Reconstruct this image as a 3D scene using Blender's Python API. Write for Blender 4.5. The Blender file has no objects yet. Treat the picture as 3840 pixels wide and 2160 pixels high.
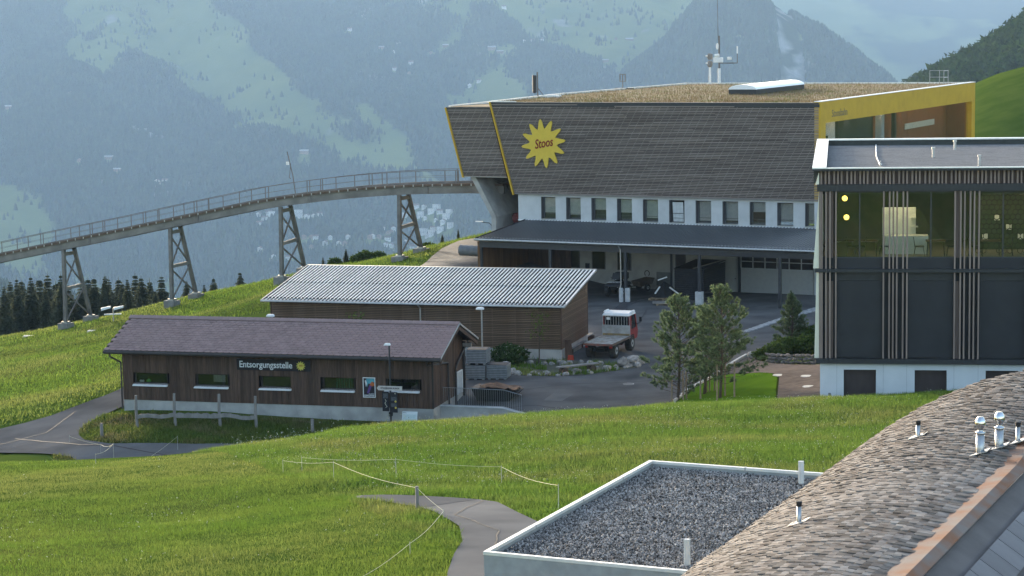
import bpy, bmesh, math, random
import numpy as np
from mathutils import Vector, Matrix, geometry

# ------------------------------------------------------------------ camera, sky, sun, exposure
SC = bpy.context.scene
CZ = 20.6                                   # camera height over the yard, metres
PITCH, ROLL = 0.1248, 0.0172
cam_d = bpy.data.cameras.new('camera')
cam_d.sensor_width = 36.0; cam_d.lens = 75.0
cam_d.clip_start = 0.5; cam_d.clip_end = 40000
cam = bpy.data.objects.new('camera', cam_d)
SC.collection.objects.link(cam); SC.camera = cam
_fw = Vector((0, math.cos(PITCH), -math.sin(PITCH))); _rt = Vector((1, 0, 0)); _dn = -_rt.cross(_fw)
_r = _rt*math.cos(ROLL)+_dn*math.sin(ROLL); _d = _dn*math.cos(ROLL)-_rt*math.sin(ROLL)
cam.matrix_world = Matrix(((_r.x, -_d.x, -_fw.x, 0), (_r.y, -_d.y, -_fw.y, 0), (_r.z, -_d.z, -_fw.z, CZ), (0, 0, 0, 1)))

SUN_AZ, SUN_EL = math.radians(24), math.radians(7.0)      # azimuth to the left of the view axis, elevation
W = bpy.data.worlds.new('World'); SC.world = W; W.use_nodes = True
nt = W.node_tree; bg = nt.nodes['Background']
sky = nt.nodes.new('ShaderNodeTexSky'); sky.sky_type = 'NISHITA'; sky.sun_disc = False
sky.sun_elevation = SUN_EL; sky.sun_rotation = -SUN_AZ
sky.altitude = 1300; sky.air_density = 0.8; sky.dust_density = 4.0; sky.ozone_density = 0.4
nt.links.new(sky.outputs[0], bg.inputs[0]); bg.inputs[1].default_value = 0.15
sl = bpy.data.lights.new('sun', 'SUN'); sl.energy = 2.0; sl.angle = math.radians(4.0); sl.color = (1.0, 0.90, 0.74)
sun = bpy.data.objects.new('sun', sl); SC.collection.objects.link(sun); sun.location = (-60, 100, 120)
_sd = Vector((-math.sin(SUN_AZ)*math.cos(SUN_EL), math.cos(SUN_AZ)*math.cos(SUN_EL), math.sin(SUN_EL)))
sun.rotation_euler = _sd.to_track_quat('Z', 'Y').to_euler()
SC.view_settings.view_transform = 'Standard'; SC.view_settings.look = 'None'
SC.view_settings.gamma = 1.0; SC.view_settings.use_curve_mapping = False
SC.view_settings.exposure = 2.25
SC.render.engine = 'CYCLES'
cy = SC.cycles
cy.use_denoising = True
try: cy.denoiser = 'OPENIMAGEDENOISE'
except Exception: pass
cy.max_bounces = 6; cy.diffuse_bounces = 3; cy.glossy_bounces = 3; cy.transmission_bounces = 4
cy.transparent_max_bounces = 8; cy.volume_bounces = 1; cy.caustics_reflective = False; cy.caustics_refractive = False
cy.sample_clamp_indirect = 6.0

R = random.Random(7)
RN = np.random.RandomState(11)
C = SC.collection
PI = math.pi

# ------------------------------------------------------------------ materials
def _n(nt, t, **k):
    n = nt.nodes.new(t)
    for a, b in k.items(): setattr(n, a, b)
    return n
def _rgb(c): return (c[0], c[1], c[2], 1.0)
MATS = {}
def mat(name, col, rough=.8, col2=None, scale=4., detail=4., bump=0., bscale=40., metal=0., spec=.3, rnd=0., island=False,
        stretch=(1, 1, 1), emit=None, es=0., lo=.35, hi=.65, dirt=0., dscale=1.2):
    """noise-mixed colour, optional per-object or per-island brightness, dirt patches and bump"""
    if name in MATS: return MATS[name]
    m = bpy.data.materials.new(name); m.use_nodes = True; t = m.node_tree; L = t.links
    b = t.nodes['Principled BSDF']
    b.inputs['Roughness'].default_value = rough; b.inputs['Metallic'].default_value = metal
    b.inputs['Specular IOR Level'].default_value = spec
    tc = _n(t, 'ShaderNodeTexCoord'); mp = _n(t, 'ShaderNodeMapping'); mp.inputs['Scale'].default_value = stretch
    L.new(tc.outputs['Object'], mp.inputs['Vector'])
    c2 = col2 or tuple(x*.8 for x in col)
    ns = _n(t, 'ShaderNodeTexNoise'); ns.inputs['Scale'].default_value = scale; ns.inputs['Detail'].default_value = detail
    L.new(mp.outputs[0], ns.inputs['Vector'])
    rp = _n(t, 'ShaderNodeMapRange'); rp.inputs['From Min'].default_value = lo; rp.inputs['From Max'].default_value = hi
    L.new(ns.outputs['Fac'], rp.inputs['Value'])
    mx = _n(t, 'ShaderNodeMix', data_type='RGBA'); mx.inputs[6].default_value = _rgb(col); mx.inputs[7].default_value = _rgb(c2)
    L.new(rp.outputs[0], mx.inputs[0]); out = mx.outputs[2]
    if dirt:
        n2 = _n(t, 'ShaderNodeTexNoise'); n2.inputs['Scale'].default_value = dscale; n2.inputs['Detail'].default_value = 6
        L.new(tc.outputs['Object'], n2.inputs['Vector'])
        r2 = _n(t, 'ShaderNodeMapRange'); r2.inputs['From Min'].default_value = .45; r2.inputs['From Max'].default_value = .75
        r2.inputs['To Min'].default_value = 1; r2.inputs['To Max'].default_value = 1-dirt
        L.new(n2.outputs['Fac'], r2.inputs['Value'])
        m3 = _n(t, 'ShaderNodeMix', data_type='RGBA', blend_type='MULTIPLY'); m3.inputs[0].default_value = 1
        L.new(out, m3.inputs[6]); L.new(r2.outputs[0], m3.inputs[7]); out = m3.outputs[2]
    if rnd:
        if island: src = _n(t, 'ShaderNodeNewGeometry').outputs['Random Per Island']
        else: src = _n(t, 'ShaderNodeObjectInfo').outputs['Random']
        r2 = _n(t, 'ShaderNodeMapRange'); r2.inputs['To Min'].default_value = 1-rnd; r2.inputs['To Max'].default_value = 1+rnd
        L.new(src, r2.inputs['Value'])
        m3 = _n(t, 'ShaderNodeMix', data_type='RGBA', blend_type='MULTIPLY'); m3.inputs[0].default_value = 1
        L.new(out, m3.inputs[6]); L.new(r2.outputs[0], m3.inputs[7]); out = m3.outputs[2]
    L.new(out, b.inputs['Base Color'])
    if bump:
        nb = _n(t, 'ShaderNodeTexNoise'); nb.inputs['Scale'].default_value = bscale; nb.inputs['Detail'].default_value = 3
        L.new(mp.outputs[0], nb.inputs['Vector'])
        bp = _n(t, 'ShaderNodeBump'); bp.inputs['Strength'].default_value = min(1, bump*4); bp.inputs['Distance'].default_value = bump
        L.new(nb.outputs['Fac'], bp.inputs['Height']); L.new(bp.outputs[0], b.inputs['Normal'])
    if emit:
        b.inputs['Emission Color'].default_value = _rgb(emit); b.inputs['Emission Strength'].default_value = es
    MATS[name] = m
    return m
def glassmat(name, tint=(.8, .85, .85), base=.06, gain=.9):
    m = bpy.data.materials.new(name); m.use_nodes = True; t = m.node_tree; t.nodes.clear(); L = t.links
    o = _n(t, 'ShaderNodeOutputMaterial'); tr = _n(t, 'ShaderNodeBsdfTransparent'); tr.inputs[0].default_value = _rgb(tint)
    gl = _n(t, 'ShaderNodeBsdfGlossy'); gl.inputs['Roughness'].default_value = .02; gl.inputs[0].default_value = (.9, .95, 1, 1)
    fr = _n(t, 'ShaderNodeFresnel'); fr.inputs[0].default_value = 1.5
    mr = _n(t, 'ShaderNodeMapRange'); mr.inputs['To Min'].default_value = base; mr.inputs['To Max'].default_value = gain
    mx = _n(t, 'ShaderNodeMixShader')
    L.new(fr.outputs[0], mr.inputs['Value']); L.new(mr.outputs[0], mx.inputs[0]); L.new(tr.outputs[0], mx.inputs[1]); L.new(gl.outputs[0], mx.inputs[2])
    L.new(mx.outputs[0], o.inputs[0]); MATS[name] = m
    return m
def leafmat(name, c1, c2, trans=.35, rnd=.35, scale=.15, c3=None, scale3=.03, rough=.75):
    """foliage and blades: diffuse plus translucency, colour from soft noise and from each leaf"""
    m = bpy.data.materials.new(name); m.use_nodes = True; t = m.node_tree; t.nodes.clear(); L = t.links
    o = _n(t, 'ShaderNodeOutputMaterial'); g = _n(t, 'ShaderNodeNewGeometry')
    ns = _n(t, 'ShaderNodeTexNoise'); ns.inputs['Scale'].default_value = scale; ns.inputs['Detail'].default_value = 5
    L.new(g.outputs['Position'], ns.inputs['Vector'])
    rp = _n(t, 'ShaderNodeMapRange'); rp.inputs['From Min'].default_value = .36; rp.inputs['From Max'].default_value = .64
    L.new(ns.outputs['Fac'], rp.inputs['Value'])
    mx = _n(t, 'ShaderNodeMix', data_type='RGBA'); mx.inputs[6].default_value = _rgb(c1); mx.inputs[7].default_value = _rgb(c2)
    L.new(rp.outputs[0], mx.inputs[0]); out = mx.outputs[2]
    if c3:
        n3 = _n(t, 'ShaderNodeTexNoise'); n3.inputs['Scale'].default_value = scale3; n3.inputs['Detail'].default_value = 4
        L.new(g.outputs['Position'], n3.inputs['Vector'])
        r3 = _n(t, 'ShaderNodeMapRange'); r3.inputs['From Min'].default_value = .48; r3.inputs['From Max'].default_value = .66
        L.new(n3.outputs['Fac'], r3.inputs['Value'])
        m2 = _n(t, 'ShaderNodeMix', data_type='RGBA'); m2.inputs[7].default_value = _rgb(c3)
        L.new(out, m2.inputs[6]); L.new(r3.outputs[0], m2.inputs[0]); out = m2.outputs[2]
    r2 = _n(t, 'ShaderNodeMapRange'); r2.inputs['To Min'].default_value = 1-rnd; r2.inputs['To Max'].default_value = 1+rnd
    L.new(g.outputs['Random Per Island'], r2.inputs['Value'])
    m3 = _n(t, 'ShaderNodeMix', data_type='RGBA', blend_type='MULTIPLY'); m3.inputs[0].default_value = 1
    L.new(out, m3.inputs[6]); L.new(r2.outputs[0], m3.inputs[7]); out = m3.outputs[2]
    df = _n(t, 'ShaderNodeBsdfDiffuse'); tl = _n(t, 'ShaderNodeBsdfTranslucent'); ms = _n(t, 'ShaderNodeMixShader'); ms.inputs[0].default_value = trans
    L.new(out, df.inputs[0]); L.new(out, tl.inputs[0]); L.new(df.outputs[0], ms.inputs[1]); L.new(tl.outputs[0], ms.inputs[2])
    L.new(ms.outputs[0], o.inputs[0]); MATS[name] = m
    return m

# ------------------------------------------------------------------ mesh helpers
def link(o, parent=None):
    C.objects.link(o)
    if parent is not None: o.parent = parent
    return o
def tag(o, label=None, cat=None, group=None, kind=None):
    if label: o['label'] = label
    if cat: o['category'] = cat
    if group: o['group'] = group
    if kind: o['kind'] = kind
    return o
def thing(name, label, cat, loc=(0, 0, 0), rz=0., group=None):
    o = bpy.data.objects.new(name, None); o.empty_display_size = .3
    o.location = loc; o.rotation_euler = (0, 0, rz)
    return tag(link(o), label, cat, group)
def copy_tree(o, parent=None):
    c = o.copy(); link(c, parent)
    for ch in list(o.children): copy_tree(ch, c)
    return c
def npmesh(name, V, F, m, parent=None, smooth=False, kind=None, nper=3):
    """big meshes from arrays: V (n,3), F (k,nper)"""
    me = bpy.data.meshes.new(name); V = np.asarray(V, np.float32); F = np.asarray(F, np.int32)
    me.vertices.add(len(V)); me.vertices.foreach_set('co', V.ravel())
    me.loops.add(F.size); me.loops.foreach_set('vertex_index', F.ravel())
    me.polygons.add(len(F)); me.polygons.foreach_set('loop_start', np.arange(0, F.size, nper, dtype=np.int32))
    if smooth: me.polygons.foreach_set('use_smooth', np.ones(len(F), bool))
    me.update(calc_edges=True)
    if m: me.materials.append(m)
    o = link(bpy.data.objects.new(name, me), parent)
    return tag(o, kind=kind)
class MB:
    def __init__(s): s.v = []; s.f = []; s.mi = []
    def add(s, vs, fs, mi=0):
        k = len(s.v); s.v += [tuple(x) for x in vs]; s.f += [tuple(i+k for i in f) for f in fs]; s.mi += [mi]*len(fs); return s
    def box(s, x0, x1, y0, y1, z0, z1, mi=0):
        return s.hexa([(x0, y0, z0), (x1, y0, z0), (x1, y1, z0), (x0, y1, z0), (x0, y0, z1), (x1, y0, z1), (x1, y1, z1), (x0, y1, z1)], mi)
    def hexa(s, p, mi=0):
        return s.add(p, [(0, 3, 2, 1), (4, 5, 6, 7), (0, 1, 5, 4), (1, 2, 6, 5), (2, 3, 7, 6), (3, 0, 4, 7)], mi)
    def tube(s, a, b, r0, r1=None, n=8, mi=0):
        a = Vector(a); b = Vector(b); r1 = r0 if r1 is None else r1
        d = (b-a).normalized(); e = d.orthogonal().normalized(); g = d.cross(e)
        vs = []
        for p, r in ((a, r0), (b, r1)):
            for i in range(n):
                t = 2*PI*i/n; vs.append(p+(e*math.cos(t)+g*math.sin(t))*r)
        return s.add(vs, [(i, (i+1) % n, n+(i+1) % n, n+i) for i in range(n)]+[tuple(range(n))[::-1], tuple(range(n, 2*n))], mi)
    def path(s, pts, r, n=6, mi=0):
        for a, b in zip(pts, pts[1:]): s.tube(a, b, r, r, n, mi)
        return s
    def beam(s, a, b, w, h, mi=0, up=(0, 0, 1)):
        a = Vector(a); b = Vector(b); d = (b-a).normalized(); x = d.cross(Vector(up))
        if x.length < 1e-4: x = d.orthogonal()
        x = x.normalized()*w/2; z = x.cross(d).normalized()*h/2
        return s.hexa([a-x-z, a+x-z, b+x-z, b-x-z, a-x+z, a+x+z, b+x+z, b-x+z], mi)
    def prism(s, poly, ax, a0, a1, mi=0):
        def P(p, a): return {'x': (a, p[0], p[1]), 'y': (p[0], a, p[1]), 'z': (p[0], p[1], a)}[ax]
        n = len(poly)
        return s.add([P(p, a0) for p in poly]+[P(p, a1) for p in poly],
                     [tuple(range(n)), tuple(range(2*n-1, n-1, -1))]+[(i, n+i, n+(i+1) % n, (i+1) % n) for i in range(n)], mi)
    def lathe(s, prof, c=(0, 0, 0), n=12, mi=0):
        k = len(prof); vs = [(c[0]+r*math.cos(2*PI*i/n), c[1]+r*math.sin(2*PI*i/n), c[2]+z) for r, z in prof for i in range(n)]
        fs = [(j*n+i, j*n+(i+1) % n, (j+1)*n+(i+1) % n, (j+1)*n+i) for j in range(k-1) for i in range(n)]
        return s.add(vs, fs+[tuple(range(n))[::-1], tuple(range((k-1)*n, k*n))], mi)
    def wheel(s, c, r, w, n=16, mi=0):          # axle along x
        vs = []; prof = [(-w/2, r*.6), (-w/2, r*.92), (-w*.3, r), (w*.3, r), (w/2, r*.92), (w/2, r*.6)]
        for x, q in prof:
            for i in range(n): vs.append((c[0]+x, c[1]+q*math.cos(2*PI*i/n), c[2]+q*math.sin(2*PI*i/n)))
        k = len(prof)
        return s.add(vs, [(j*n+i, j*n+(i+1) % n, (j+1)*n+(i+1) % n, (j+1)*n+i) for j in range(k-1) for i in range(n)]+[tuple(range(n))[::-1], tuple(range((k-1)*n, k*n))], mi)
    def mesh(s, name, m, smooth=False, bev=0.):
        me = bpy.data.meshes.new(name); me.from_pydata(s.v, [], s.f)
        for q in (m if isinstance(m, (list, tuple)) else [m]): me.materials.append(q)
        me.polygons.foreach_set('material_index', s.mi)
        bm = bmesh.new(); bm.from_mesh(me); bmesh.ops.recalc_face_normals(bm, faces=bm.faces)
        if bev: bmesh.ops.bevel(bm, geom=bm.edges[:], offset=bev, segments=1, affect='EDGES', clamp_overlap=True)
        bm.to_mesh(me); bm.free()
        if smooth: me.polygons.foreach_set('use_smooth', [True]*len(me.polygons))
        me.update(); return me
    def build(s, name, m, parent=None, smooth=False, bev=0., loc=None, rot=None):
        o = link(bpy.data.objects.new(name, s.mesh(name, m, smooth, bev)), parent)
        if loc: o.location = loc
        if rot: o.rotation_euler = rot
        return o
def inst(me, name, parent, loc=(0, 0, 0), rot=(0, 0, 0), sc=(1, 1, 1)):
    o = link(bpy.data.objects.new(name, me), parent); o.location = loc; o.rotation_euler = rot; o.scale = sc
    return o
def box(name, m, parent, x0, x1, y0, y1, z0, z1, bev=0.): return MB().box(x0, x1, y0, y1, z0, z1).build(name, m, parent, bev=bev)
def text_mesh(s, size, m, ext=.01, shear=0., off=0., align='CENTER'):
    cu = bpy.data.curves.new('lettering', 'FONT'); cu.body = s; cu.size = size; cu.extrude = ext; cu.shear = shear; cu.offset = off
    cu.align_x = align; cu.align_y = 'CENTER'; cu.resolution_u = 3
    o = bpy.data.objects.new('lettering', cu); C.objects.link(o)
    me = bpy.data.meshes.new_from_object(o.evaluated_get(bpy.context.evaluated_depsgraph_get()))
    bpy.data.objects.remove(o); bpy.data.curves.remove(cu)
    me.materials.clear(); me.materials.append(m); me.name = 'lettering'
    return me
def lettering(s, size, m, parent, loc, rot=(PI/2, 0, 0), ext=.01, shear=0., off=0., align='CENTER', fitw=None):
    me = text_mesh(s, size, m, ext, shear, off, align)
    if fitw:
        xs = [v.co.x for v in me.vertices]; k = fitw/(max(xs)-min(xs))
        for v in me.vertices: v.co.x *= k
    return inst(me, 'lettering', parent, loc, rot)

# value noise on arrays
def _h(i, j, k=0):
    a = np.sin(i*127.1+j*311.7+k*74.7)*43758.5453
    return a-np.floor(a)
def vnoise(x, y, k=0):
    i = np.floor(x); j = np.floor(y); fx = x-i; fy = y-j; fx = fx*fx*(3-2*fx); fy = fy*fy*(3-2*fy)
    return (_h(i, j, k)*(1-fx)+_h(i+1, j, k)*fx)*(1-fy)+(_h(i, j+1, k)*(1-fx)+_h(i+1, j+1, k)*fx)*fy
def fbm(x, y, o=4, k=0):
    s = 0; a = .5; t = 0
    for q in range(o): s = s+a*vnoise(x*2**q+q*17.3, y*2**q+q*9.1, k+q); t += a; a *= .5
    return s/t
def inpoly(x, y, P):
    x = np.asarray(x); y = np.asarray(y); r = np.zeros(x.shape, bool); n = len(P); j = n-1
    for i in range(n):
        xi, yi = P[i]; xj, yj = P[j]
        if yi != yj: r ^= ((yi > y) != (yj > y)) & (x < (xj-xi)*(y-yi)/(yj-yi)+xi)
        j = i
    return r
def polydist(x, y, P):
    d = np.full(np.shape(x), 1e9); n = len(P)
    for i in range(n):
        ax, ay = P[i]; bx, by = P[(i+1) % n]; dx, dy = bx-ax, by-ay; l = dx*dx+dy*dy+1e-9
        t = np.clip(((x-ax)*dx+(y-ay)*dy)/l, 0, 1); d = np.minimum(d, np.hypot(x-ax-t*dx, y-ay-t*dy))
    return d
# ------------------------------------------------------------------ terrain: surveyed heights (x, y, z), thin-plate surface
TP = np.array([(-0.4, 115.0, 0.00), (4.1, 118.9, 0.00), (9.6, 119.2, 0.00), (8.3, 154.7, 0.00), (21.0, 157.3, 0.00), (14.5, 147.3, 0.00), (6.8, 163.3,
      0.00), (9.3, 139.0, 0.00), (4.0, 139.6, 0.00), (-1.9, 120.4, 0.00), (-4.8, 140.6, 0.00), (-13.0, 142.8, 0.00), (11.4, 132.9, 0.00), (13.8, 133.8,
      0.00), (-1.4, 159.6, 0.00), (7.9, 114.2, 0.00), (2.7, 123.6, 0.00), (-21.5, 116.0, -0.55), (-13.4, 114.0, -0.55), (-4.3, 111.5, -0.60), (-20.1, 112.0,
      -0.62), (-13.7, 111.4, -0.70), (-21.0, 108.6, -0.85), (-15.2, 108.0, -0.85), (-13.3, 108.0, -0.85), (-27.3, 111.4, -1.60), (-21.5, 105.9, -1.35),
      (-18.2, 106.1, -1.30), (-15.4, 107.2, -1.10), (-22.8, 122.4, -0.30), (-25.7, 117.3, -0.90), (-28.4, 116.1, -1.40), (-9.0, 112.2, -0.65), (-2.6, 113.0,
      -0.90), (0.3, 110.8, -0.40), (14.1, 98.0, 2.80), (12.3, 98.9, 2.60), (14.3, 113.2, 1.50), (16.1, 112.0, 1.70), (16.9, 117.4, 1.30), (13.8, 124.7,
      0.50), (11.8, 112.9, 0.90), (10.8, 117.3, 0.30), (10.5, 106.9, 1.20), (9.2, 114.1, 0.15), (17.7, 143.5, 0.10), (20.9, 147.1, 0.10), (15.3, 130.5,
      0.30), (-19.4, 79.0, 4.36), (-15.5, 76.0, 4.78), (-12.8, 75.0, 5.04), (-11.0, 73.0, 5.36), (-8.8, 70.0, 5.79), (-7.3, 68.0, 6.06), (-5.3, 64.0, 6.72),
      (-4.1, 60.5, 7.09), (-11.2, 45.0, 8.87), (-7.7, 45.0, 8.81), (-4.3, 45.0, 8.75), (-14.3, 58.0, 7.08), (-9.9, 58.0, 7.00), (-5.1, 54.0, 7.87), (-8.3,
      63.0, 6.61), (-4.4, 61.0, 6.88), (-1.7, 58.0, 7.45), (0.0, 54.0, 7.94), (-1.4, 51.0, 8.29), (-1.1, 44.0, 8.96), (-0.2, 46.0, 8.78), (-3.6, 64.5,
      6.61), (0.5, 63.0, 6.86), (4.1, 69.0, 6.39), (9.9, 73.0, 5.94), (0.7, 76.0, 5.50), (-4.3, 78.0, 5.19), (5.8, 80.0, 5.14), (-6.5, 75.0, 5.34), (13.6,
      78.0, 5.38), (-7.9, 75.0, 5.17), (-10.4, 85.0, 3.71), (-7.0, 87.0, 3.88), (-2.6, 89.0, 3.81), (1.9, 89.0, 4.03), (6.5, 89.0, 4.23), (12.2, 90.0,
      4.23), (17.0, 91.0, 4.12), (20.5, 91.0, 4.23), (-31.8, 130.0, -2.13), (-36.5, 150.0, -3.71), (-45.2, 186.0, -7.16), (-49.5, 204.0, -9.02), (-41.8,
      204.0, -7.72), (-34.1, 166.0, -4.29), (-28.0, 136.0, -1.88), (-36.9, 202.0, -6.62), (-30.7, 198.0, -4.66), (-27.8, 197.0, -3.96), (-25.2, 196.0,
      -3.43), (-20.9, 194.0, -2.39), (-16.6, 192.0, -1.25), (-10.0, 189.0, -0.06), (-7.5, 188.0, 0.76), (-4.1, 184.0, 1.83), (-1.5, 182.0, 2.59), (-7.9,
      170.0, 1.13), (-2.7, 164.0, 1.74), (-27.0, 175.0, -3.11), (-21.2, 165.0, -1.20), (-62.0, 45.0, 9.00), (-62.0, 75.0, 5.50), (-40.0, 62.0, 6.50), (62.0,
      45.0, 10.00), (62.0, 75.0, 8.00), (40.0, 60.0, 8.50), (20.0, 55.0, 8.00), (8.0, 42.0, 8.50), (20.0, 35.0, 9.50), (0.0, 30.0, 11.00), (-20.0, 32.0,
      11.00), (40.0, 30.0, 11.00), (-40.0, 30.0, 11.00), (40.0, 100.0, 3.00), (62.0, 110.0, 3.00), (40.0, 130.0, 1.00), (62.0, 150.0, 1.00), (30.0, 180.0,
      0.00), (55.0, 200.0, 1.00), (10.0, 200.0, 0.00), (80.0, 240.0, 2.00), (-60.0, 240.0, -22.00), (-40.0, 238.0, -20.00), (-20.0, 235.0, -16.00), (0.0,
      232.0, -11.00), (20.0, 240.0, -8.00), (-80.0, 215.0, -13.00), (-80.0, 150.0, -4.00), (-80.0, 100.0, -2.00), (-60.0, 110.0, -2.00), (-75.0, 270.0,
      -40.00), (-40.0, 275.0, -38.00), (0.0, 275.0, -32.00), (40.0, 275.0, -22.00), (80.0, 275.0, -12.00)])
#<H>
def _tps(P):
    n = len(P); X = P[:, :2]/50.
    d = np.hypot(X[:, None, 0]-X[None, :, 0], X[:, None, 1]-X[None, :, 1])
    A = np.zeros((n+3, n+3)); A[:n, :n] = np.where(d > 0, d*d*np.log(d+1e-12), 0)+3e-4*np.eye(n)
    A[:n, n] = 1; A[:n, n+1:] = X; A[n, :n] = 1; A[n+1:, :n] = X.T
    b = np.zeros(n+3); b[:n] = P[:, 2]
    return np.linalg.solve(A, b)
_cf = _tps(TP)
def H(x, y):
    x = np.asarray(x, float); y = np.asarray(y, float); s = x.shape; x = x.ravel()/50; y = y.ravel()/50; out = np.zeros(x.shape)
    for i in range(0, len(x), 20000):
        d = np.hypot(x[i:i+20000, None]-TP[None, :, 0]/50, y[i:i+20000, None]-TP[None, :, 1]/50)
        out[i:i+20000] = np.where(d > 0, d*d*np.log(d+1e-12), 0)@_cf[:-3]+_cf[-3]+_cf[-2]*x[i:i+20000]+_cf[-1]*y[i:i+20000]
    return out.reshape(s)
def h1(x, y): return float(H(np.array([x]), np.array([y]))[0])
def sstep(a, b, x): t = np.clip((x-a)/(b-a), 0, 1); return t*t*(3-2*t)
def slope_z(X, Y):
    """the mountainside across the valley"""
    t = (Y+.12*X-5100)/1000.
    k = np.clip(t*2, 0, 1)
    z = -700+255*np.clip(t, 0, 9)
    z = z+k*((fbm(X/900, Y/1500, 3, 5)-.5)*260+(np.abs(2*vnoise((X*.8+Y*.35)/330, Y/2600., 21)-1)-.5)*100+(fbm(X/150, Y/240, 4, 9)-.5)*62)
    k2 = sstep(.075, .135, X/Y)
    return np.minimum(z*(1-k2)+(-560)*k2, 330)
def slope_cover(X, Y):
    """1 = forest, 0 = meadow"""
    n = fbm((X*.9+Y*.42)/330+3.1, (X-.5*Y)/1100, 3, 31)+.26*(fbm(X/110, Y/200, 4, 44)-.5)
    left = sstep(-100, -900, X)*.045; low = sstep(6300, 5500, Y)*.05*sstep(300, -300, X); mid = sstep(-700, -200, X)*sstep(5900, 6500, Y)*.05
    return sstep(.455, .545, n+left+low-mid-.012)
#</H>
ASPHALT = [(-23, 121.5), (-21.2, 119.2), (-3.2, 112.6), (-3.6, 111.9), (.6, 110.8), (4, 106), (8.3, 111.6), (9.25, 115.2), (11.4, 120.2), (13.87, 125.5), (16.4, 131),
           (15.8, 139.2), (21.3, 148.2), (26, 157), (22.6, 156.6), (.6, 167.9), (-2.6, 160.3), (-6, 152), (-13, 140), (-21, 135)]
FARROAD = [(13.87, 125.5), (16.4, 131), (15.8, 139.2), (21.3, 148.2), (30, 151), (30, 128), (19.5, 124)]
ROAD = [(-22.8, 122.5), (-23.4, 121), (-24.25, 119.75), (-25.8, 117.5), (-27.1, 116.75), (-28.5, 116.25), (-31.85, 115), (-40, 113.4), (-40, 110.2), (-31, 111.4), (-27.2, 110.6),
        (-24.7, 108.8), (-22.7, 107.3), (-20.6, 103.5), (-16, 103), (-9, 103.6), (-2, 105.2), (-2, 107.4), (-8.5, 107.6), (-13.3, 108), (-15.3, 108.25), (-18.2, 108.75), (-21, 108.75),
        (-21.9, 109.5), (-22.6, 110.25), (-23.2, 111.75), (-23.4, 113), (-23.3, 114), (-22.7, 115.75), (-22, 117.25), (-21.2, 119.2)]
PATH = [(-4.6, 60.0), (-4.39, 60), (-3.28, 59.25), (-1.75, 58), (-.98, 57.25), (-.49, 56.5), (.04, 54), (.47, 52.25), (1.04, 49.75), (1.8, 44), (2.6, 32), (-1.3, 32), (-1.48, 44.25),
        (-1.44, 45.5), (-1.41, 46.75), (-1.26, 48.75), (-1.4, 51.25), (-1.51, 51.75), (-2.13, 54.5), (-2.69, 56), (-3.56, 57.75), (-4.5, 59.3)]
LAWN = [(9.4, 115), (11.45, 119.7), (12.45, 119.2), (13.6, 116.8), (13.95, 114), (14, 111.75), (13.5, 108.25), (12, 97), (10, 98), (8.45, 108), (8.55, 111.6)]
PAVERS = [(14.15, 95), (12, 95), (12.1, 97), (13.6, 108.25), (14.1, 111.75), (14.05, 114.05), (13.7, 116.9), (12.5, 119.35), (11.55, 119.85), (13.9, 125.2), (14.7, 121.6), (16.6, 116.4), (17.5, 116.2), (17.2, 112)]
HEAP = [(-7.6, 166), (-7.17, 168.25), (-6.49, 173.25), (-5.72, 176.75), (-4.44, 179.5), (-2.2, 178.6), (-1.9, 163), (-4.5, 163)]
BED = [(-.1, 122.9), (.9, 122.3), (2.4, 122.2), (4, 122.6), (5.4, 123.6), (7.3, 124.9), (7.7, 126), (6, 126.2), (4.4, 127.3), (2.9, 128), (-.6, 129.1), (-1.3, 127.5)]

M_grass_ground = leafmat('grass ground', (.052, .088, .016), (.072, .106, .022), trans=0, rnd=0, scale=.35, c3=(.088, .10, .028), scale3=.06)
M_blade = leafmat('grass blades', (.112, .185, .030), (.155, .215, .042), trans=.42, rnd=.35, scale=.25, c3=(.185, .215, .060), scale3=.09)
M_flower = mat('clover flowers', (.50, .50, .40), .9, rnd=.2, island=True)
def asphalt_mat(name, c, c2, patch=.3):
    return mat(name, c, .85, c2, scale=.5, detail=8, bump=.004, bscale=60, dirt=patch, dscale=.35, spec=.0)
M_asphalt = asphalt_mat('asphalt', (.105, .103, .103), (.135, .132, .131), .4)
M_asphalt2 = asphalt_mat('light asphalt', (.165, .160, .155), (.200, .195, .188), .35)

xs = np.arange(-76, 77, 1.0); ys = np.arange(25, 263, 1.0); GX, GY = np.meshgrid(xs, ys)
GZ = H(GX, GY)+(fbm(GX/2.3, GY/2.3, 3, 3)-.5)*.16*np.clip((GY-30)/20, 0, 1)
for P in (ASPHALT, FARROAD, ROAD, PATH, PAVERS, LAWN):
    ins = inpoly(GX, GY, P); near = polydist(GX, GY, P) < .9
    GZ = np.where(ins & ~near, H(GX, GY)-.25, np.where(near, H(GX, GY)-.02, GZ))
nx = len(xs); ii = np.arange(len(GX.ravel())).reshape(GX.shape)
F = np.stack([ii[:-1, :-1], ii[:-1, 1:], ii[1:, 1:], ii[1:, :-1]], -1).reshape(-1, 4)
npmesh('ground', np.stack([GX, GY, GZ], -1).reshape(-1, 3), F, M_grass_ground, smooth=True, kind='structure', nper=4)

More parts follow.
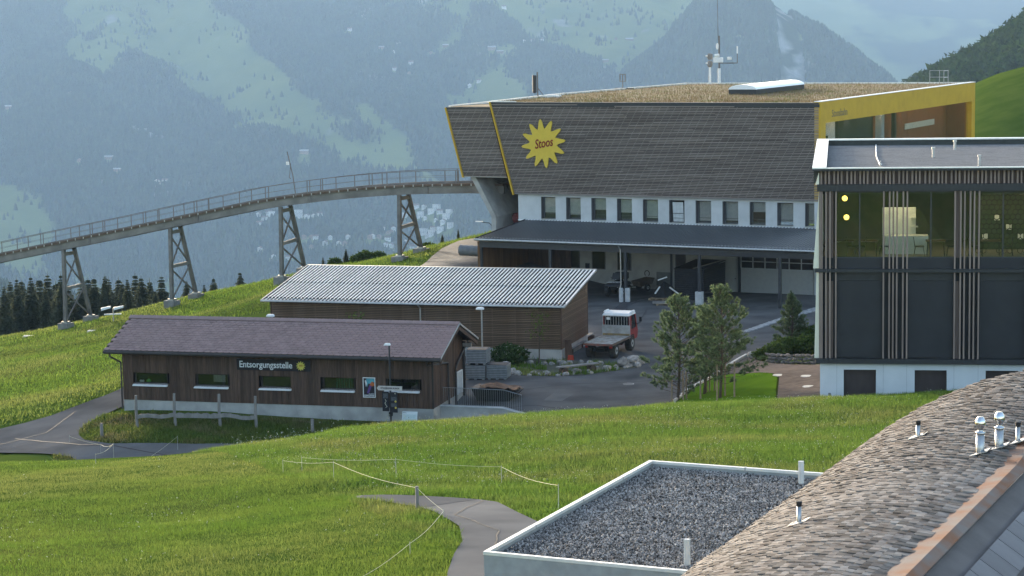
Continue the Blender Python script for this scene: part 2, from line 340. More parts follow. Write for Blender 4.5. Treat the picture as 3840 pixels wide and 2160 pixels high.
def sheet(name, P, m, off, step=1.0, kind='structure'):
    """a paved or planted sheet draped on the terrain"""
    B = []
    for a, b in zip(P, P[1:]+P[:1]):
        n = max(1, int(math.hypot(b[0]-a[0], b[1]-a[1])/step))
        B += [(a[0]+(b[0]-a[0])*i/n, a[1]+(b[1]-a[1])*i/n) for i in range(n)]
    x0, x1 = min(p[0] for p in P), max(p[0] for p in P); y0, y1 = min(p[1] for p in P), max(p[1] for p in P)
    gx, gy = np.meshgrid(np.arange(x0+.3, x1, step), np.arange(y0+.3, y1, step)); gx = gx.ravel(); gy = gy.ravel()
    ok = inpoly(gx, gy, P) & (polydist(gx, gy, P) > step*.45)
    pts = [Vector(p) for p in B]+[Vector((float(a), float(b))) for a, b in zip(gx[ok], gy[ok])]
    n = len(B); r = geometry.delaunay_2d_cdt(pts, [(i, (i+1) % n) for i in range(n)], [], 1, 1e-4)
    v2 = np.array([(p.x, p.y) for p in r[0]]); z = H(v2[:, 0], v2[:, 1])+off
    me = bpy.data.meshes.new(name); me.from_pydata([(a, b, c) for (a, b), c in zip(v2.tolist(), z.tolist())], [], r[2])
    bm = bmesh.new(); bm.from_mesh(me); bmesh.ops.recalc_face_normals(bm, faces=bm.faces)
    if sum(f.normal.z for f in bm.faces) < 0: bmesh.ops.reverse_faces(bm, faces=bm.faces)
    bm.to_mesh(me); bm.free(); me.polygons.foreach_set('use_smooth', [True]*len(me.polygons)); me.materials.append(m)
    o = link(bpy.data.objects.new(name, me)); o['kind'] = kind
    return o
sheet('yard', ASPHALT, M_asphalt, .05)
sheet('road', ROAD, asphalt_mat('road asphalt', (.120, .118, .118), (.150, .147, .146), .35), .052)
sheet('back_road', FARROAD, M_asphalt, .044)
sheet('path', PATH, M_asphalt2, .05, .6)
sheet('path_seam', [(-4.39, 59.9), (-3.28, 59.2), (-1.75, 57.95), (-1.05, 57.2), (-1.6, 56.6), (-2.4, 55.6), (-3.0, 56.4), (-4.4, 59.2)], asphalt_mat('worn asphalt', (.12, .118, .118), (.14, .138, .137), .2), .056, .6)
sheet('lawn', LAWN, leafmat('mown lawn', (.062, .125, .012), (.078, .145, .016), 0, 0, .8), .06)
M_paver = mat('pavers', (.125, .104, .094), .95, spec=.0, col2=(.155, .130, .118), scale=3, bump=.004, bscale=25, dirt=.25)
sheet('pavement', PAVERS, M_paver, .056)
sheet('gravel_slope', HEAP, mat('gravel soil', (.13, .12, .11), .95, (.085, .08, .075), scale=2.2, detail=8, bump=.03, bscale=14), .10, .7)
sheet('planting_bed', BED, mat('bed soil', (.06, .07, .035), .95, (.10, .09, .07), scale=3, detail=6, bump=.02, bscale=15), .07, .6)
sheet('wet_stain', [(8.1, 154.2), (8.7, 154.1), (9.6, 155.6), (10.9, 158.2), (9.2, 155.2), (8.25, 151.6), (7.85, 149.2), (7.1, 147.6), (7.2, 150.4), (7.75, 152.8)], mat('wet asphalt', (.045, .045, .05), .5, (.05, .05, .055)), .056, .6)
sheet('asphalt_patch', [(1.6, 114.4), (2.2, 116.1), (3.3, 115.9), (2.6, 114.2)], asphalt_mat('patched asphalt', (.14, .138, .136), (.15, .148, .146)), .057, .6)
# cobbled strip along the yard's far kerb, raised kerb of the lawn
M_kerb = mat('kerb stone', (.55, .54, .52), .85, (.42, .42, .41), scale=6, bump=.003)
kb = tag(MB().build('kerb', M_kerb), kind='structure') if False else None
kp = [(8.5, 111.3), (9.35, 115.1), (11.45, 120), (13.9, 125.5)]
kr = thing('kerb', 'pale stone kerb between the yard and the bright lawn', 'kerb')
for a, b in zip(kp, kp[1:]):
    n = int(math.hypot(b[0]-a[0], b[1]-a[1])/1.0)
    for i in range(n):
        p = [(a[0]+(b[0]-a[0])*t, a[1]+(b[1]-a[1])*t) for t in ((i+.01)/n, (i+.99)/n)]
        MB().beam(*[(q[0], q[1], h1(*q)+.08) for q in p], .14, .22).build('kerb_stone', M_kerb, kr)
M_cob = mat('cobbles', (.36, .36, .36), .9, (.24, .24, .25), scale=9, rnd=.25)
cb = thing('cobble_strip', 'pale cobblestone drainage strip crossing the asphalt behind the pines', 'cobblestones')
cbm = MB().box(-.1, .1, -.1, .1, -.05, .05).mesh('cobble', M_cob, bev=.02)
for i in range(58):
    for j in range(3):
        t = i/57; x = 15.3+(22.0-15.3)*t; y = 138.4+(149.3-138.4)*t; wdt = .10+.12*t
        x += (j-1)*wdt*1.6; o = inst(cbm, 'cobble', cb, (x, y+R.uniform(-.03, .03), h1(x, y)+.06), (0, 0, .5+R.uniform(-.1, .1)), (R.uniform(.8, 1.1),)*3)

# ------------------------------------------------------------------ valley, mountains
def cover_mat(name, mead, mead2, forest, forest2, rock=(.33, .33, .33), sc=.004):
    m = bpy.data.materials.new(name); m.use_nodes = True; t = m.node_tree; L = t.links; b = t.nodes['Principled BSDF']
    b.inputs['Roughness'].default_value = 1; b.inputs['Specular IOR Level'].default_value = 0
    g = _n(t, 'ShaderNodeNewGeometry'); at = _n(t, 'ShaderNodeAttribute'); at.attribute_name = 'cover'
    sp = _n(t, 'ShaderNodeSeparateColor'); L.new(at.outputs['Color'], sp.inputs[0])
    def two(c1, c2, s, k=4):
        ns = _n(t, 'ShaderNodeTexNoise'); ns.inputs['Scale'].default_value = s; ns.inputs['Detail'].default_value = 6; L.new(g.outputs['Position'], ns.inputs['Vector'])
        r = _n(t, 'ShaderNodeMapRange'); r.inputs['From Min'].default_value = .38; r.inputs['From Max'].default_value = .62; L.new(ns.outputs['Fac'], r.inputs['Value'])
        x = _n(t, 'ShaderNodeMix', data_type='RGBA'); x.inputs[6].default_value = _rgb(c1); x.inputs[7].default_value = _rgb(c2); L.new(r.outputs[0], x.inputs[0])
        return x.outputs[2]
    a = two(mead, mead2, sc); f = two(forest, forest2, sc*8)
    x = _n(t, 'ShaderNodeMix', data_type='RGBA'); L.new(sp.outputs[0], x.inputs[0]); L.new(a, x.inputs[6]); L.new(f, x.inputs[7])
    k = two(rock, tuple(q*.55 for q in rock), sc*5)
    y = _n(t, 'ShaderNodeMix', data_type='RGBA'); L.new(sp.outputs[1], y.inputs[0]); L.new(x.outputs[2], y.inputs[6]); L.new(k, y.inputs[7])
    L.new(y.outputs[2], b.inputs['Base Color'])
    return m
def hfield(name, X, Y, Z, m, cov=None, rock=None):
    ii = np.arange(X.size).reshape(X.shape)
    F = np.stack([ii[:-1, :-1], ii[:-1, 1:], ii[1:, 1:], ii[1:, :-1]], -1).reshape(-1, 4)
    o = npmesh(name, np.stack([X, Y, Z], -1).reshape(-1, 3), F, m, smooth=True, kind='structure', nper=4)
    if cov is not None:
        ca = o.data.color_attributes.new('cover', 'FLOAT_COLOR', 'POINT'); a = np.zeros((X.size, 4), np.float32); a[:, 0] = cov.ravel()
        if rock is not None: a[:, 1] = rock.ravel()
        a[:, 3] = 1; ca.data.foreach_set('color', a.ravel())
    return o
M_slope = cover_mat('mountainside', (.165, .195, .058), (.105, .14, .042), (.014, .026, .012), (.026, .042, .016))
# forest trees on far ground: one joined mass of small crowns
def far_trees(name, X, Y, Z, hh, m, parent=None, seed=1, n=6, squat=None):
    r = np.random.RandomState(seed); k = len(X); sq = np.ones(k)*.19 if squat is None else squat
    ang = np.arange(n)*2*PI/n
    V = np.zeros((k, n*2+1, 3)); w = hh*sq
    rot = r.rand(k)*6
    for i in range(n):
        a = ang[i]+rot; j = .75+.5*r.rand(k)
        V[:, i] = np.stack([X+np.cos(a)*w*j, Y+np.sin(a)*w*j, Z+hh*.08], -1)
        V[:, n+i] = np.stack([X+np.cos(a+.4)*w*.66*j, Y+np.sin(a+.4)*w*.66*j, Z+hh*(.5+.1*r.rand(k))], -1)
    V[:, 2*n] = np.stack([X+r.randn(k)*hh*.02, Y, Z+hh], -1)
    f = []
    for i in range(n):
        q = (i+1) % n
        f += [(i, q, n+i), (q, n+q, n+i), (n+i, n+q, 2*n)]
    F = (np.array(f)[None]+(np.arange(k)*(2*n+1))[:, None, None]).reshape(-1, 3)
    return npmesh(name, V.reshape(-1, 3), F, m, parent, kind='stuff')
HOUSES = dict(
    hill=[(-298, 6008), (-267, 6024), (-244, 5996), (-271, 5964), (-251, 5948), (-222, 5932), (-207, 5944), (-197, 5912), (-238, 5908), (-207, 5872), (-177, 5848), (-170, 5880), (-240, 5828), (-214, 5824), (-186, 5820), (-229, 5800), (-215, 5792), (-192, 5780), (-164, 5760)],
    west=[(-709, 5988), (-681, 5992), (-671, 5972), (-697, 5904), (-597, 5984), (-575, 5960), (-592, 5948), (-569, 5948), (-536, 5964), (-553, 5960), (-689, 5948)],
    low=[(-348, 5836), (-322, 5812), (-333, 5756), (-326, 5768), (-267, 5716), (-248, 5708), (-234, 5704), (-287, 5740), (-559, 5736), (-540, 5732), (-526, 5724), (-487, 5716), (-437, 5688), (-370, 5684), (-377, 5672), (-354, 5688), (-332, 5700), (-320, 5656), (-334, 5652), (-458, 5644), (-442, 5640), (-573, 5556), (-583, 5548), (-627, 5592), (-671, 5668), (-496, 5660), (-531, 5636)],
    farm=[(-596, 8104), (-279, 7788), (-226, 7796), (-458, 7768), (-412, 7716), (-347, 7664), (-399, 7536), (-346, 7488), (-57, 7644), (-28, 7624), (59, 7772), (93, 7772), (122, 7788), (391, 7760), (443, 7824), (337, 7420), (-135, 7424), (-102, 7436), (-12, 8128), (-1313, 6512), (-1197, 6500), (-1236, 6584), (-1065, 6432), (-1041, 6432), (-1050, 6384), (-1465, 7164), (-630, 6552), (-1688, 7224)])
_hp = np.array([p for l in HOUSES.values() for p in l], float)
def clear_of_houses(x, y):
    ok = np.ones(x.shape, bool)
    for hx, hy in _hp: ok &= ~((np.abs(x-hx) < 9+4*_h(x, y)) & (y > hy-45) & (y < hy+12))
    return ok
M_fartree = leafmat('far trees', (.016, .032, .014), (.032, .050, .018), trans=0, rnd=.45, scale=.01)
X, Y = np.meshgrid(np.arange(-3000, 3001, 14.), np.arange(4900, 8800, 14.))
Zs = slope_z(X, Y); cv = slope_cover(X, Y)*np.where(clear_of_houses(X, Y), 1, 0)
# bare screes and reddish clearings
rk = sstep(.70, .76, fbm(X/150+9, Y/240, 4, 71))*.7*sstep(5600, 5900, Y)
hfield('mountainside', X, Y, Zs, M_slope, cv, rk)
r = np.random.RandomState(5)
tx = r.uniform(-2400, 1300, 190000); ty = r.uniform(5000, 8500, 190000)
ok = (np.abs(tx) < .265*ty) & (slope_cover(tx, ty)**1.3 > r.rand(len(tx))) & (tx/ty < .14)
tx, ty = tx[ok][:70000], ty[ok][:70000]
sx = r.uniform(-2400, 1300, 16000); sy = r.uniform(5100, 8400, 16000); sel = fbm(sx/45, sy/90, 3, 81) > .60
tx = np.concatenate([tx, sx[sel]]); ty = np.concatenate([ty, sy[sel]]); sel = clear_of_houses(tx, ty); tx, ty = tx[sel], ty[sel]
hh = 13+11*r.rand(len(tx))
far_trees('forest', tx, ty, slope_z(tx, ty)-1, hh, M_fartree, seed=3, squat=.17+.12*r.rand(len(tx)))
# near flank of the valley and its floor, gorge spur with pale cliffs on the left
ang = np.radians(np.linspace(-27, 27, 260)); dist = np.concatenate([np.linspace(236, 1000, 40), np.linspace(1030, 5100, 240)])
A, D = np.meshgrid(ang, dist); X = np.sin(A)*D; Y = np.cos(A)*D
Zv = -34-(660)*sstep(200, 2300, Y)+(fbm(X/200, Y/200, 4, 15)-.5)*60*sstep(260, 800, Y)
spur = 330*np.exp(-((Y-3150-.15*X)/330)**2)*sstep(-120, -620, X+.10*(Y-3150))*(.8+.4*fbm(X/160, Y/160, 4, 19))
Zv = np.minimum(Zv+spur, -30-.1*Y); Zv = np.where(Y > 4500, np.maximum(Zv, -720), Zv)
gz = np.gradient(Zv, axis=0)/np.gradient(Y, axis=0)
hfield('valley', X, Y, Zv, cover_mat('valley floor', (.13, .19, .05), (.17, .22, .06), (.014, .026, .014), (.026, .042, .018)), np.clip(sstep(.46, .5, fbm(X/260, Y/260, 4, 23)+.3*sstep(4700, 3900, Y)), 0, 1),
       sstep(.62, .80, gz)*sstep(.42, .6, fbm(X/60, Zv/25., 4, 29)))
tx = r.uniform(-1300, 0, 26000); ty = r.uniform(2300, 3400, 26000)
def valley_z(x, y):
    z = -34-660*sstep(200, 2300, y)+(fbm(x/200, y/200, 4, 15)-.5)*60*sstep(260, 800, y)
    s = 330*np.exp(-((y-3150-.15*x)/330)**2)*sstep(-120, -620, x+.10*(y-3150))*(.8+.4*fbm(x/160, y/160, 4, 19))
    return np.minimum(z+s, -30-.1*y)
ok = (fbm(tx/60, ty/60, 3, 33) > .40) & (tx > -.27*ty)
tx, ty = tx[ok], ty[ok]
far_trees('gorge_forest', tx, ty, valley_z(tx, ty)-1, 12+9*r.rand(len(tx)), M_fartree, seed=4)
# wooded cone mountain with rock face
X, Y = np.meshgrid(np.arange(-500, 2300, 20.), np.arange(6100, 8400, 20.))
def cone_z(x, y):
    dx = x-752; q = np.hypot(np.where(dx > 0, dx*.98, dx*1.15), (y-7200)*.62)
    return 176-.80*q+(fbm(x/240, y/240, 4, 51)-.5)*140*np.clip(q/240, .25, 1)+(np.abs(2*vnoise((x+y*.2)/110, y/640., 55)-1)-.5)*34
Zc = cone_z(X, Y)
rk = sstep(.50, .60, fbm(X/45, Y/130+Zc/60, 4, 61))*np.exp(-((X-890-.2*(Zc+60))/70)**2)
hfield('wooded_peak', X, Y, np.minimum(np.maximum(Zc, -690), 330), M_slope, sstep(.35, .4, fbm(X/120, Y/120, 3, 63)+.2), rk)
tx = r.uniform(-100, 1850, 36000); ty = r.uniform(6300, 7400, 36000); tz = cone_z(tx, ty)
ok = (tz > -420) & (np.exp(-((tx-890-.2*(tz+60))/60)**2) < .6)
far_trees('peak_forest', tx[ok], ty[ok], tz[ok]-1, 14+12*r.rand(ok.sum()), M_fartree, seed=6)
# distant range
X, Y = np.meshgrid(np.arange(-1500, 6000, 50.), np.arange(9300, 13200, 50.))
Zf = -480+(Y-9700)*.24+(fbm(X/1200, Y/1500, 5, 91)-.5)*420
hfield('distant_range', X, Y, np.minimum(Zf, 300), M_slope, sstep(.45, .55, fbm(X/420, Y/600, 4, 95)))

# grass hill and wooded ridge on the right, behind the station
X, Y = np.meshgrid(np.arange(38, 190, 3.), np.arange(225, 480, 3.))
Zg = -14+(24+.26*(X-63))*sstep(-45, 8, X-.205*Y)*np.exp(-((Y-300)/80)**2)+(fbm(X/9, Y/9, 3, 7)-.5)*.7
hfield('grass_hill', X, Y, Zg, M_grass_ground)
def ridge_z(x, y): return -70+np.clip((x-.155*y)/(.09*y), 0, 1.6)*84*np.exp(-((y-1550)/330)**2)+(fbm(x/70, y/70, 4, 8)-.5)*22
X, Y = np.meshgrid(np.arange(120, 760, 8.), np.arange(1000, 2150, 8.))
cvr = sstep(.40, .46, fbm(X/90, Y/90, 3, 13)+.12)
hfield('wooded_ridge', X, Y, ridge_z(X, Y), M_slope, cvr)
tx = r.uniform(160, 620, 15000); ty = r.uniform(1150, 1700, 15000); ok = (fbm(tx/90, ty/90, 3, 13)+.12 > .43) & (tx < .30*ty) & (tx > .14*ty)
tx, ty = tx[ok][:6500], ty[ok][:6500]
def round_trees(name, X, Y, Z, hh, m, seed, per=26):
    """crowns of many leaf clumps: joined mass for the wooded ridge"""
    r = np.random.RandomState(seed); k = len(X)
    con = r.rand(k) < .38
    P = r.randn(k, per, 3); P /= np.linalg.norm(P, axis=2, keepdims=True); P *= r.rand(k, per, 1)**.4
    t = r.rand(k, per)
    cx = np.where(con[:, None], P[:, :, 0]*(1-t)*.20, P[:, :, 0]*.34); cyy = np.where(con[:, None], P[:, :, 1]*(1-t)*.20, P[:, :, 1]*.34)
    cz = np.where(con[:, None], .1+.9*t, .58+P[:, :, 2]*.42)
    c = np.stack([X[:, None]+cx*hh[:, None], Y[:, None]+cyy*hh[:, None], Z[:, None]+cz*hh[:, None]], -1)
    s = hh[:, None, None]*.11
    V = np.stack([c+r.randn(k, per, 3)*s for _ in range(3)], 2).reshape(-1, 3)
    return npmesh(name, V, np.arange(len(V)).reshape(-1, 3), m, kind='stuff')
M_leaf = leafmat('broad leaves', (.030, .055, .016), (.050, .080, .022), trans=.15, rnd=.4, scale=.03)
round_trees('ridge_forest', tx, ty, ridge_z(tx, ty)-1, 8+6*r.rand(len(tx)), M_leaf, 17)

# haze over the whole valley
hz = MB().box(-7500, 9000, -60, 13600, -790, 420).build('haze', None); hz['kind'] = 'stuff'
hm = bpy.data.materials.new('haze'); hm.use_nodes = True; t = hm.node_tree; t.nodes.clear()
o = _n(t, 'ShaderNodeOutputMaterial'); pv = _n(t, 'ShaderNodeVolumePrincipled')
pv.inputs['Color'].default_value = (.58, .77, 1.0, 1); pv.inputs['Density'].default_value = 7.2e-5; pv.inputs['Anisotropy'].default_value = -.30
t.links.new(pv.outputs[0], o.inputs['Volume']); hz.data.materials.clear(); hz.data.materials.append(hm)
# ------------------------------------------------------------------ shared building materials
M_wood = mat('dark stained boards', (.062, .036, .026), .8, (.100, .062, .044), scale=2.5, stretch=(6, 6, .5), rnd=.28, bump=.003, bscale=20)
M_wood_dark = mat('black stained wood', (.028, .022, .020), .85, (.040, .032, .028), scale=5)
M_conc = mat('concrete', (.42, .41, .39), .9, (.33, .325, .31), scale=1.2, detail=7, dirt=.3, dscale=.8, bump=.002, bscale=40)
M_white = mat('white painted metal', (.78, .78, .77), .45, (.70, .70, .70), scale=3)
M_zinc = mat('galvanised metal', (.45, .46, .47), .38, (.36, .37, .38), scale=6, metal=.75)
M_anth = mat('anthracite metal', (.030, .032, .037), .45, (.038, .040, .045), scale=4, spec=.4)
M_dark = mat('dark interior', (.012, .012, .012), .9, (.018, .017, .016))
M_glass = glassmat('window glass', (.75, .78, .78), .035, .85)
M_roofslate = mat('violet grey slates', (.245, .170, .162), .85, (.295, .212, .200), scale=3, spec=.1, rnd=.06, bump=.003, bscale=25, dirt=.15)
M_roofslate_i = mat('violet grey slates joined', (.245, .170, .162), .85, (.295, .212, .200), scale=3, spec=.1, rnd=.06, island=True, bump=.003, bscale=25, dirt=.15)
M_gutter = mat('brown sheet gutter', (.040, .034, .034), .5, (.050, .043, .042))
M_pale_wood = mat('grey weathered wood', (.26, .24, .225), .9, (.19, .175, .16), scale=4, stretch=(1, 1, .3), bump=.004, bscale=30)
M_paint_yel = mat('yellow painted metal', (.56, .34, .030), .5, (.52, .315, .028), scale=.8, dirt=.10)
M_red_text = mat('dark red lettering', (.22, .012, .012), .6)
M_white_text = mat('white lettering', (.72, .74, .76), .6)
M_black = mat('black plastic', (.012, .012, .013), .6, (.018, .018, .02))

def sunburst(Rr, n=12, r0=.60, twist=.17):
    """wavy-rayed sun outline, as a polygon"""
    P = []
    for k in range(n):
        a = 2*PI*k/n
        for da, q in ((-.5, r0), (-.36, .665), (-.27, .74), (-.23, .82), (-.19, .90), (-.12, .96), (-.05, 1.0), (.03, .955), (.10, .89), (.17, .82), (.25, .74), (.36, .665)):
            t = a+da*2*PI/n; P.append((Rr*q*math.cos(t), Rr*q*math.sin(t)))
    return P

# ------------------------------------------------------------------ recycling building
rec = thing('recycling_building', 'long low dark timber building with violet slate roof and white lettered sign', 'building', (-4.309, 112.0, .121), -.2613)
LEN, DEP = 17.93, 5.8
box('plinth', M_conc, rec, -LEN, 0, .03, DEP, -1.3, 0)
EAVE, RIDGE = 2.86, 4.22
core = MB(); core.prism([(.26, 0), (DEP-.06, 0), (DEP-.06, 2.75), (2.9, 4.02), (.26, 2.98)], 'x', -LEN+.05, -.06)
core.build('wall', M_dark, rec)
WINS = [(-17.2, -15.3, .93, 1.53), (-13.55, -11.7, .90, 1.56), (-9.76, -8.05, .91, 1.54), (-6.2, -4.42, .91, 1.56), (-2.6, -.77, .98, 1.58)]
# upright boards, cut round the windows
nb = 116; bw = LEN/nb
for i in range(nb):
    u0 = -LEN+i*bw; d = R.uniform(0, .016); segs = [(0, 2.9)]
    for a, b, c, e in WINS:
        if u0+bw > a and u0 < b: segs = [(0, c), (e, 2.9)]
    for s0, s1 in segs: box('board', M_wood, rec, u0+.006, u0+bw-.006, -d, .05, s0+.002, s1)
nb = 36; bw = DEP/nb
for i in range(nb):
    v0 = i*bw; top = min(2.95+(v0+.7-.7)*.378, 2.95+(DEP-v0)*.378)
    box('board', M_wood, rec, -.05, R.uniform(0, .016), v0+.006, v0+bw-.006, .002, top)
MB().box(-.5, 0, 0, 0.01, 0, 0).build('trim', M_wood_dark, rec) if False else None
box('corner_board', M_wood_dark, rec, -.04, .035, -.035, .09, .003, 2.9)
for i, (a, b, c, e) in enumerate(WINS):
    w = thing('window', None, None); w.parent = rec
    m = MB()
    for q in ((a, b, c, c+.05), (a, b, e-.05, e), (a, a+.05, c+.05, e-.05), (b-.05, b, c+.05, e-.05)): m.box(q[0], q[1], .12, .20, q[2], q[3])
    m.build('frame', M_wood_dark, w)
    m = MB()
    for q in ((a-.02, a, c, e), (b, b+.02, c, e), (a, b, e, e+.02)): m.box(q[0], q[1], .05, .25, q[2], q[3])
    m.build('reveal', M_wood_dark, w)
    box('pane', M_glass, w, a+.05, b-.05, .15, .162, c+.05, e-.05)
    MB().hexa([(a-.1, -.17, c-.13), (b+.05, -.17, c-.13), (b+.05, .1, c-.13), (a-.1, .1, c-.13), (a-.1, -.17, c-.09), (b+.05, -.17, c-.09), (b+.05, .1, c+.0), (a-.1, .1, c+.0)]).build('sill', M_white, w)
    if i == 1: box('blind', mat('cream blind', (.40, .39, .33), .8), w, a+.95, b-.2, .17, .18, c+.2, e-.07)
    if i == 3:
        cu = MB()
        for k in range(7): cu.tube((a+.75+k*.14, .215, c+.05), (a+.75+k*.14, .215, e-.05), .06, .06, 6)
        cu.build('curtain', mat('green curtain', (.02, .12, .08), .9), w)
    if i == 0:
        MB().lathe([(.10, 0), (.16, .05), (.14, .12), (.02, .2)], (a+.75, .20, c+.06), 8).build('flower_pot', mat('green plant', (.06, .16, .03), .9), w)
        box('carton', M_white, w, a+.2, a+.45, .17, .22, c+.06, c+.16)
# roof: deck, slates, ridge caps, barge boards
RA = math.atan2(RIDGE-EAVE, 3.6); SL = math.hypot(3.6, RIDGE-EAVE)
U0, U1 = -18.68, .70
dk = MB()
for sgn in (1, -1):
    vv = (lambda v: v) if sgn == 1 else (lambda v: 5.8-v)
    dk.hexa([(U0, vv(-.68), EAVE-.13), (U1, vv(-.68), EAVE-.13), (U1, vv(2.9), RIDGE-.13), (U0, vv(2.9), RIDGE-.13), (U0, vv(-.70), EAVE-.02), (U1, vv(-.70), EAVE-.02), (U1, vv(2.9), RIDGE-.02), (U0, vv(2.9), RIDGE-.02)])
roof = dk.build('roof', M_wood_dark, rec)
rows, cols = 15, 52; tw = (U1-U0)/cols; th = SL/rows
tm = MB().prism([(.004, 0), (tw*.66, 0), (tw*.84, .035), (tw-.02, .14), (tw-.02, th*1.25), (.004, th*1.25)], 'z', 0, .022).mesh('slate', M_roofslate)
rest = MB()
for j in range(rows):
    for i in range(cols):
        uo = U0+i*tw+(tw*.5*(j % 2))-.0
        if uo+tw > U1+.05: uo -= tw*.45
        s = j*th-.03; lift = R.uniform(0, .006)
        v = -.70+s*math.cos(RA)-math.sin(RA)*.012; w = EAVE+s*math.sin(RA)+math.cos(RA)*(.020+lift)
        tilt = RA-.085
        if i >= cols-20: inst(tm, 'slate', roof, (uo, v, w), (tilt+R.uniform(-.004, .004), 0, 0))
        else:
            cs, sn = math.cos(tilt), math.sin(tilt); p = []
            for z in (0, .022):
                for x, y in ((.004, 0), (tw*.66, 0), (tw*.84, .035), (tw-.02, .14), (tw-.02, th*1.25), (.004, th*1.25)):
                    p.append((uo+x, v+y*cs-z*sn, w+y*sn+z*cs))
            rest.add(p, [(6, 7, 8, 9, 10, 11)]+[(k, (k+1) % 6, 6+(k+1) % 6, 6+k) for k in range(6)])
tag(rest.build('slates', M_roofslate_i, roof), kind='stuff')
nc = 96; cw = (U1-U0)/nc
cm = MB().prism([(-.30, -.10), (0, .03), (.30, -.10), (.30, -.085), (0, .05), (-.30, -.085)], 'x', 0, cw*1.08).mesh('ridge_tile', M_roofslate)
for i in range(nc): inst(cm, 'ridge_tile', roof, (U0+i*cw, 2.9, RIDGE+.055+(i % 2)*.006), (0, .05, 0))
M_barge = mat('pale verge metal', (.40, .40, .40), .5)
for sgn in (1, -1):
    vv = (lambda v: v) if sgn == 1 else (lambda v: 5.8-v)
    MB().hexa([(U1+.002, vv(-.74), EAVE-.06), (U1+.03, vv(-.74), EAVE-.06), (U1+.03, vv(2.9), RIDGE-.06), (U1+.002, vv(2.9), RIDGE-.06), (U1+.002, vv(-.74), EAVE+.035), (U1+.03, vv(-.74), EAVE+.035), (U1+.03, vv(2.9), RIDGE+.035), (U1+.002, vv(2.9), RIDGE+.035)]).build('verge_trim', M_barge, roof)
    MB().hexa([(U1-.10, vv(-.68), EAVE-.34), (U1-.02, vv(-.68), EAVE-.34), (U1-.02, vv(2.9), RIDGE-.34), (U1-.10, vv(2.9), RIDGE-.34), (U1-.10, vv(-.68), EAVE-.135), (U1-.02, vv(-.68), EAVE-.135), (U1-.02, vv(2.9), RIDGE-.135), (U1-.10, vv(2.9), RIDGE-.135)]).build('barge_board', M_wood, roof)
for v in (.1, 5.7): box('purlin', M_pale_wood, roof, .06, .55, v-.1, v+.1, 2.52, 2.72)
MB().path([(U0, -.76, EAVE-.10), (U1+.02, -.76, EAVE-.10)], .085, 10).build('gutter', M_gutter, rec)
box('fascia', M_gutter, rec, U0+.01, U1-.01, -.705, -.683, EAVE-.21, EAVE+.005)
MB().path([(-18.3, -.76, 2.7), (-18.3, -.72, 2.5), (-17.98, -.08, 2.1), (-17.98, -.08, -.5)], .05, 8).build('downpipe', M_gutter, rec)
MB().path([(-.1, -.74, 2.7), (-.1, -.60, 2.45), (.10, 2.55, 2.1), (.10, 2.62, 1.95), (.10, 2.62, -.62)], .055, 8).build('downpipe', M_gutter, rec)
MB().path([(.12, 6.4, 2.7), (.12, 4.2, 1.75), (.12, 3.95, 1.5), (.12, 3.95, -1.0)], .06, 8).build('downpipe', M_gutter, rec)
box('corner_post', M_wood_dark, rec, .0, .14, 5.66, 5.80, -.95, 2.8)
# board on the gable
nbd = thing('notice_board', None, None); nbd.parent = rec
box('panel', mat('pale grey panel', (.42, .45, .48), .5), nbd, .03, .07, 4.45, 5.35, .02, 1.22)
m = MB()
for q in ((4.40, 5.40, 1.22, 1.27), (4.40, 4.45, .0, 1.22), (5.35, 5.40, .0, 1.22)): m.box(.02, .10, q[0], q[1], q[2], q[3])
m.build('frame', M_white, nbd)
# sign and poster fixed to the front
sg = thing('sign_board', None, None); sg.parent = rec
box('panel', mat('sign black', (.016, .014, .018), .5), sg, -11.1, -6.87, -.075, -.03, 1.85, 2.46)
lettering('Entsorgungsstelle', .50, M_white_text, sg, (-9.43, -.078, 2.155), off=.006, fitw=3.05)
MB().prism([(x, z) for x, z in sunburst(.27, 12, .62)], 'y', -.095, -.078).build('sun_emblem', mat('sign yellow', (.62, .55, .10), .6), sg, loc=(-7.40, 0, 2.15))
box('sun_band', mat('ochre band', (.45, .26, .03), .6), sg, -7.50, -7.29, -.099, -.096, 2.13, 2.20)
ps = thing('poster', None, None); ps.parent = rec
box('frame', M_white, ps, -3.90, -3.20, -.06, -.02, .53, 1.62)
PX0, PX1, PZ0, PZ1 = -3.86, -3.24, .57, 1.58
box('print', mat('poster dark', (.030, .026, .034), .5), ps, PX0, PX1, -.064, -.0605, PZ0, PZ1)
def flat(name, m, parent, poly, y): return MB().prism(poly, 'y', y-.002, y).build(name, m, parent)
flat('sky_print', mat('poster cyan', (.10, .35, .42), .5), ps, [(-3.70, 1.57), (-3.25, 1.57), (-3.25, 1.36), (-3.36, 1.40), (-3.48, 1.27), (-3.58, 1.30), (-3.66, 1.10)], -.0645)
flat('orange_print', mat('poster orange', (.42, .12, .04), .5), ps, [(-3.46, 1.33), (-3.36, 1.42), (-3.26, 1.30), (-3.25, 1.18), (-3.40, 1.14), (-3.52, 1.20)], -.0668)
flat('violet_print', mat('poster violet', (.12, .06, .22), .5), ps, [(-3.52, 1.22), (-3.40, 1.16), (-3.47, .95), (-3.58, .76), (-3.68, .76), (-3.60, 1.0)], -.0668)
lettering('SCHWYZ-STOOS', .12, M_white_text, ps, (-3.55, -.068, .635), off=.004, fitw=.56)
lettering('Stoosbahn', .09, M_white_text, ps, (-3.42, -.068, .735), fitw=.3)
flat('white_figure', M_white_text, ps, [(-3.78, 1.44), (-3.72, 1.50), (-3.66, 1.30), (-3.72, 1.10)], -.0669)

